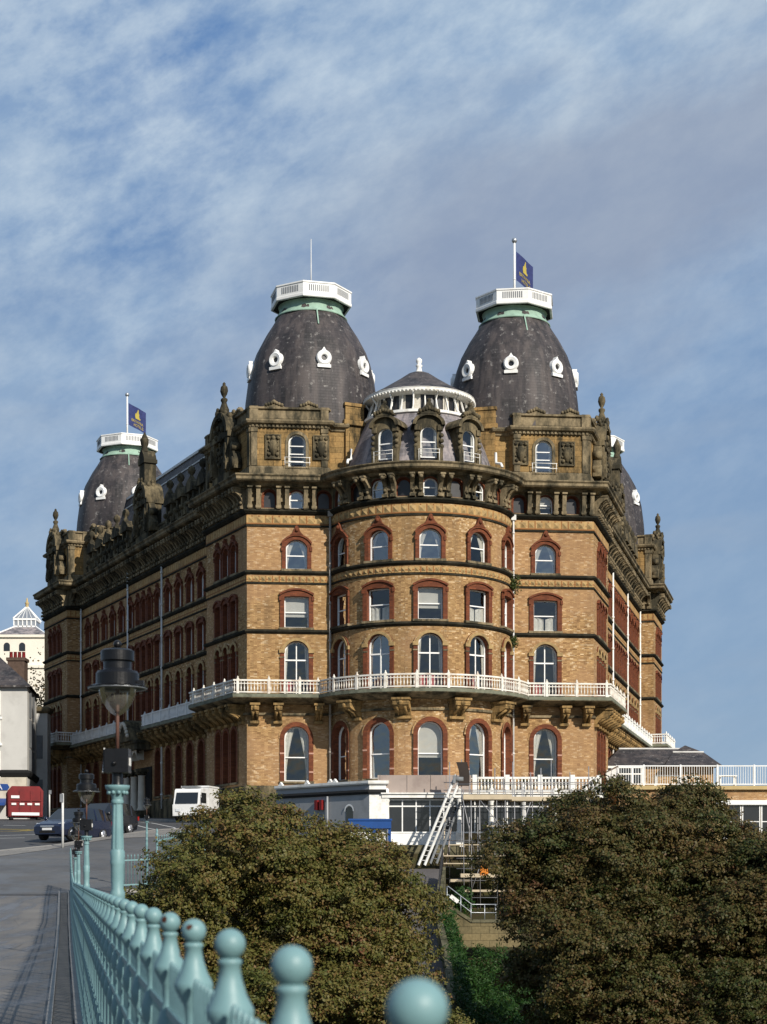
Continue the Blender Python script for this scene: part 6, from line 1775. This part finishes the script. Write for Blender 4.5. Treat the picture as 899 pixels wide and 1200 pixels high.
def leaves_mesh(name, pos, nrm, size, tint, aspect=.62):
    n = len(pos)
    rv = RNG.normal(size=(n,3)); a = np.cross(nrm, rv); a /= np.linalg.norm(a,axis=1,keepdims=True)+1e-9
    b = np.cross(nrm, a); s = size[:,None]
    fold = nrm*s*.12
    v = np.stack([pos-a*s, pos-b*s*aspect+fold, pos+a*s, pos+b*s*aspect+fold],1).reshape(-1,3)
    me = bpy.data.meshes.new(name); me.vertices.add(4*n); me.vertices.foreach_set('co', v.astype(np.float32).ravel())
    me.loops.add(4*n); me.loops.foreach_set('vertex_index', np.arange(4*n,dtype=np.int32))
    me.polygons.add(n); me.polygons.foreach_set('loop_start', np.arange(0,4*n,4,dtype=np.int32)); me.polygons.foreach_set('loop_total', np.full(n,4,dtype=np.int32))
    at_ = me.attributes.new('tint','FLOAT','POINT'); at_.data.foreach_set('value', np.repeat(tint,4).astype(np.float32))
    me.update(); me.validate(); return me
def unit(v): return v/(np.linalg.norm(v,axis=-1,keepdims=True)+1e-9)
def crown(lobes, density, per, rc, leaf, base, shift=0.0, up=.35, zmin=-.55):
    """lobes -> boughs -> sprays -> leaves; every bough carries its leaves on its outer, upper shell"""
    P, N, S, T = [], [], [], []
    for (cx,cy,cz,rx,ry,rz) in lobes:
        area = 4*PI*((rx*ry)**1.6/3+(rx*rz)**1.6/3+(ry*rz)**1.6/3)**(1/1.6)
        nb = max(8, int(area*.55)); bd = unit(RNG.normal(size=(nb,3))+[0,-.2,.25]); bd = bd[bd[:,2] > zmin]
        bc = bd*RNG.uniform(.66,1.0,(len(bd),1))*[rx,ry,rz]+[cx,cy,cz]
        br = RNG.uniform(.55,1.1,len(bd))*rc*1.7
        bt = RNG.normal(0,.12,len(bd))
        for c, r_, d, t0 in zip(bc, br, bd, bt):
            ns = max(6, int(density*3.2*4*r_*r_)); sd_ = unit(RNG.normal(size=(ns,3))+d*.7+[0,0,.45])
            sc_ = c+sd_*RNG.uniform(.55,1.08,(ns,1))*r_*[1.12,1.12,.82]
            m = max(12,int(per*.32)); ld = unit(RNG.normal(size=(ns,m,3))+sd_[:,None,:]*.6)
            p = sc_[:,None,:]+ld*RNG.uniform(.1,1.0,(ns,m,1))*rc*.42*[1.2,1.2,.7]
            nn = unit(ld*.35+sd_[:,None,:]*.55+RNG.normal(size=ld.shape)*.5+np.array([0,-.1,up]))
            P.append(p.reshape(-1,3)); N.append(nn.reshape(-1,3)); S.append(leaf*RNG.uniform(.55,1.3,ns*m))
            T.append(np.clip(.45+shift+t0+np.repeat(RNG.normal(0,.1,ns),m)+RNG.normal(0,.15,ns*m),0,1))
    return np.concatenate(P)-base, np.concatenate(N), np.concatenate(S), np.concatenate(T)
def tree(name, lobes, base, label, mat, density, per, rc, leaf, shift=0, group=None, cat='tree', bark='bark', trunk_r=.28):
    base = np.array(base, float)
    o = empty(name, base, 0, label, cat, group)
    p, n, s, tt = crown(lobes, density, per, rc, leaf, base, shift)
    obj('crown', None, o) if False else None
    me = leaves_mesh('crown', p, n, s, tt); me.materials.append(M[mat]); obj('crown', me, o)
    mb = MB(); top = np.mean([l[:3] for l in lobes],0)-base
    fk = top*.45
    mb.tube([(0,0,-.3),tuple(fk*.5+[.1,0,0]),tuple(fk)],[trunk_r*1.3,trunk_r,trunk_r*.8],10)
    for l in lobes:
        c = np.array(l[:3])-base; mid = fk*.5+c*.5+RNG.normal(0,.2,3); mb.tube([tuple(fk*.92),tuple(mid),tuple(c)],[trunk_r*.7,trunk_r*.4,trunk_r*.2],8)
        for q in range(7):
            e = c+unit(RNG.normal(size=3)+[0,0,.3])*np.array(l[3:6])*.72; mb.tube([tuple(c*.7+mid*.3),tuple((c+e)/2+RNG.normal(0,.15,3)),tuple(e)],[trunk_r*.25,trunk_r*.14,.02],5)
    mb.build('trunk', M[bark], o)
    return o
tree('autumn_tree', [(-3.55,47,1.2,2.1,2.4,2.95),(-5.0,46.8,1.8,.8,1.2,.9),(-1.6,48,.1,2.3,3.0,2.9),(-5.3,46.3,.55,1.15,1.6,1.45),(-4.4,46.3,-1.3,1.5,1.8,1.6),(-.65,47.5,.15,1.35,2.6,2.4),(-4.4,45.5,-2.4,2.3,2.4,2.3),(-2.4,45,-3.2,3.2,2.8,3.0),(.35,46.5,-2.3,1.3,2.2,2.0),(1.25,45.5,-4.4,1.5,2.0,2.3)],
     (-2.6,48,-9.2), 'broad olive and brown leaved tree filling the foreground left of the footpath', 'leaf_olive', 3.8, 125, .58, .047)
tree('autumn_shrub', [(.4,41,-4.9,1.7,2,2.3),(2.1,41,-5.7,1.6,1.8,2.2),(-1.2,41,-5.3,1.8,2,2.4)], (.6,41,-10.3), 'lower olive brown shrub at the bottom centre, beside the green ferns', 'leaf_olive', 3.8, 120, .5, .044, .08, None, 'shrub', trunk_r=.12)
tree('russet_tree', [(8.0,62,2.0,2.9,3,2.8),(10.4,62,1.8,2.7,3,2.9),(6.7,61,-.7,1.9,2.6,2.4),(4.9,60.5,2.2,1.0,1.4,.9),(5.9,60.5,1.2,1.2,1.5,1.4),(8.3,59.5,-2.2,3.3,3,3.3),(7.6,59,-4.6,2.2,2.4,2.3)],
     (8,62,-6.5), 'dark russet brown tree to the right of the footpath, in front of the scaffold', 'leaf_brown', 3.4, 125, .7, .056)
tree('russet_tree', [(13.6,60,.5,2.6,3,2.9),(15.8,61,-.2,2.6,3,2.8),(12.0,58.5,-2.0,3.0,2.6,3.2),(15,58,-3,3,2.6,3.2),(10.6,57.5,-5.0,3.0,2.4,2.2),(14.2,57,-5.6,3.2,2.4,2.2)],
     (13.6,60,-7), 'dark russet brown tree at the right edge, below the roof terrace', 'leaf_brown', 3.4, 125, .7, .056, .03)
# bare tree between the houses
def bare_tree(base, h, label):
    o = empty('bare_tree', base, 0, label, 'tree'); mb = MB(); rr = random.Random(4)
    def br(p, d, L, r, lev):
        e = p+d*L; mb.tube([p, p+d*L*.5+Vector((rr.uniform(-.1,.1)*L*.3,0,0)), e], [r,r*.8,r*.55], 5)
        if lev == 0: return
        for k in range(3 if lev > 1 else 4):
            nd = (d+Vector((rr.uniform(-.8,.8),rr.uniform(-.6,.6),rr.uniform(-.1,.7)))).normalized(); br(e, nd, L*rr.uniform(.55,.8), r*.55, lev-1)
    br(Vector((0,0,0)), Vector((0,0,1)), h*.34, .3, 5); mb.build('trunk', M['bark_pale'], o)
    k = 2600; p = RNG.normal(size=(k,3))*[1.5,1.5,2.2]+[0,0,h*.72]
    me = leaves_mesh('crown', p, unit(RNG.normal(size=(k,3))), np.full(k,.16), RNG.uniform(.5,.9,k)); me.materials.append(M['leaf_olive']); obj('crown', me, o)
q = at(52,930,178); bare_tree((q.x,178,7.5), 15.5, 'thin nearly bare tree in the gap beside the far end of the hotel')

# ferns and ground cover on the bank
def blades(n, x0, x1, y0, y1, hfun, size, mat, name, kind='stuff', label=None):
    x = RNG.uniform(x0,x1,n); y = RNG.uniform(y0,y1,n); z = ground_z(x,y)
    h = hfun(x,y)*RNG.uniform(.1,1,n)**.7
    p = np.stack([x+RNG.normal(0,.1,n),y,z+h],1); nn = unit(RNG.normal(size=(n,3))*.8+[0,-.3,.7])
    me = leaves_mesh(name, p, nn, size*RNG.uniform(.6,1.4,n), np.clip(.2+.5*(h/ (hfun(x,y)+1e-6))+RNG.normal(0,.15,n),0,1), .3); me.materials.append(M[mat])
    return tag(obj(name, me), label, None, None, kind)
blades(30000, 2.8, 9.0, 68, 85.6, lambda x,y: 1.15+.35*np.sin(x*2.1)*np.cos(y*1.3)+.3*np.sin(x*5+y), .1, 'leaf_green', 'fern_bank')
blades(16000, -8, 16, 44, 68, lambda x,y: .6+.3*np.sin(x*1.7)*np.cos(y*1.1), .14, 'leaf_green', 'ground_cover')
# weeds rooted in the walls
def weed(base, r, label, n=420, cat='plant', mat='leaf_weed', leaf=.07):
    o = empty('wall_weed', base, 0, label, cat); d = unit(RNG.normal(size=(n,3))+[0,-.6,.2]); p = d*r*RNG.uniform(.2,1,(n,1))*[1,.7,1.2]
    me = leaves_mesh('leaves', p, unit(d+RNG.normal(size=(n,3))*.6), np.full(n,leaf), RNG.uniform(.2,.9,n)); me.materials.append(M[mat]); obj('leaves', me, o)
    mb = MB()
    for k in range(6): e = d[k]*r; mb.tube([(0,.15,-r*.3),tuple(e*.5),tuple(e)],[.03,.02,.008],5)
    mb.build('stem', M['bark'], o)
q = HM @ Vector((UJ+.12,-.35,20.9)); weed(q, .62, 'bushy weed growing from the upper joint of the round bay and right tower')
q = HM @ Vector((UJ+.1,-.35,17.1)); weed(q, .42, 'smaller weed on the lower string course by the right drainpipe')
q = wp(541,1058,YW+1.0); weed(q, .8, 'green climber behind the galvanised handrail on the stair wall', 700, leaf=.09, mat='leaf_green')

# planters on the verandah roof, planks leaning by the steps
for x_, lab in ((5.9,'leftmost leafy planter behind the verandah balustrade, next to the hoist'),(8.2,'leafy planter half-way along the verandah balustrade'),(10.6,'rightmost leafy planter behind the verandah balustrade')):
    b_ = Vector((.2+x_, 101.3+.35, 6.82)); o = empty('planter', b_, 0, lab, 'planter', 'planters on the verandah roof')
    m_ = MB(); m_.box(-.55,.55,-.2,.2,0,.4); m_.build('trough', M['timber'], o)
    d = unit(RNG.normal(size=(380,3))+[0,0,.8]); me = leaves_mesh('plants', d*RNG.uniform(.1,.5,(380,1))*[1.2,.5,1.0]+[0,0,.42], unit(d+RNG.normal(size=(380,3))*.6), np.full(380,.055), RNG.uniform(.2,.9,380)); me.materials.append(M['leaf_weed']); obj('plants', me, o)
for k_, (px_, lean, lab) in enumerate(((519,.5,'long pale plank leaning on the dark wall left of the scaffold'),(523,.9,'shorter grey-brown plank leaning beside the long one by the scaffold'))):
    a = wp(px_,1013,98.2); m_ = MB(); L_ = 3.0-.7*k_; m_.bar((0,0,0),(lean*.4,1.0+.2*k_,L_),.22,.05,up=(1,0,0)); tag(m_.build('plank', M['timber' if k_ == 0 else 'hoarding'], None, loc=a), lab, 'plank')
# pink chairs seen inside the first floor windows
def chair_proto():
    o = empty('dining_chair', (0,0,0), 0); 
    m_ = MB(); m_.box(-.24,.24,-.02,.05,.42,1.05); m_.box(-.2,.2,-.015,.045,1.05,1.1); m_.build('backrest', M['chairred'], o)
    m_ = MB(); m_.box(-.24,.24,.05,.48,.42,.5); m_.build('seat', M['chairred'], o)
    for x in (-.2,.2):
        for y in (.02,.44):
            m_ = MB(); m_.box(x-.02,x+.02,y-.02,y+.02,0,.42); m_.build('leg', M['timber'], o)
    return o
cp0 = None; cl = {('rot',-1,0):'pink chair inside the bay window left of centre, on the left',('rot',-1,1):'pink chair inside the bay window left of centre, on the right',('rot',0,0):'left pink chair inside the middle bay window',('rot',0,1):'right pink chair inside the middle bay window',
      ('rot',1,0):'left pink chair inside the bay window right of centre',('rot',1,1):'right pink chair inside the bay window right of centre',('L',0,0):'lone pink chair inside the left tower window above the balcony',('R',0,0):'lone pink chair inside the right tower window above the balcony'}
for key, lab in cl.items():
    if key[0] == 'rot': m = frame(arcF, ARCLEN/2+RR*WA*key[1]); dx = (-.36,.36)[key[2]]
    else: m = frame(fL, 3.2) if key[0] == 'L' else frame(fR, FL-3.2); dx = -.35
    c_ = chair_proto() if cp0 is None else copy_tree(cp0)
    if cp0 is None: cp0 = c_
    c_.matrix_world = HM @ m @ Matrix.Translation((dx,.78,13.4))
    c_.rotation_mode = 'XYZ'; tag(c_, lab, 'chair', 'pink chairs behind the first floor windows')
fl2 = MB()
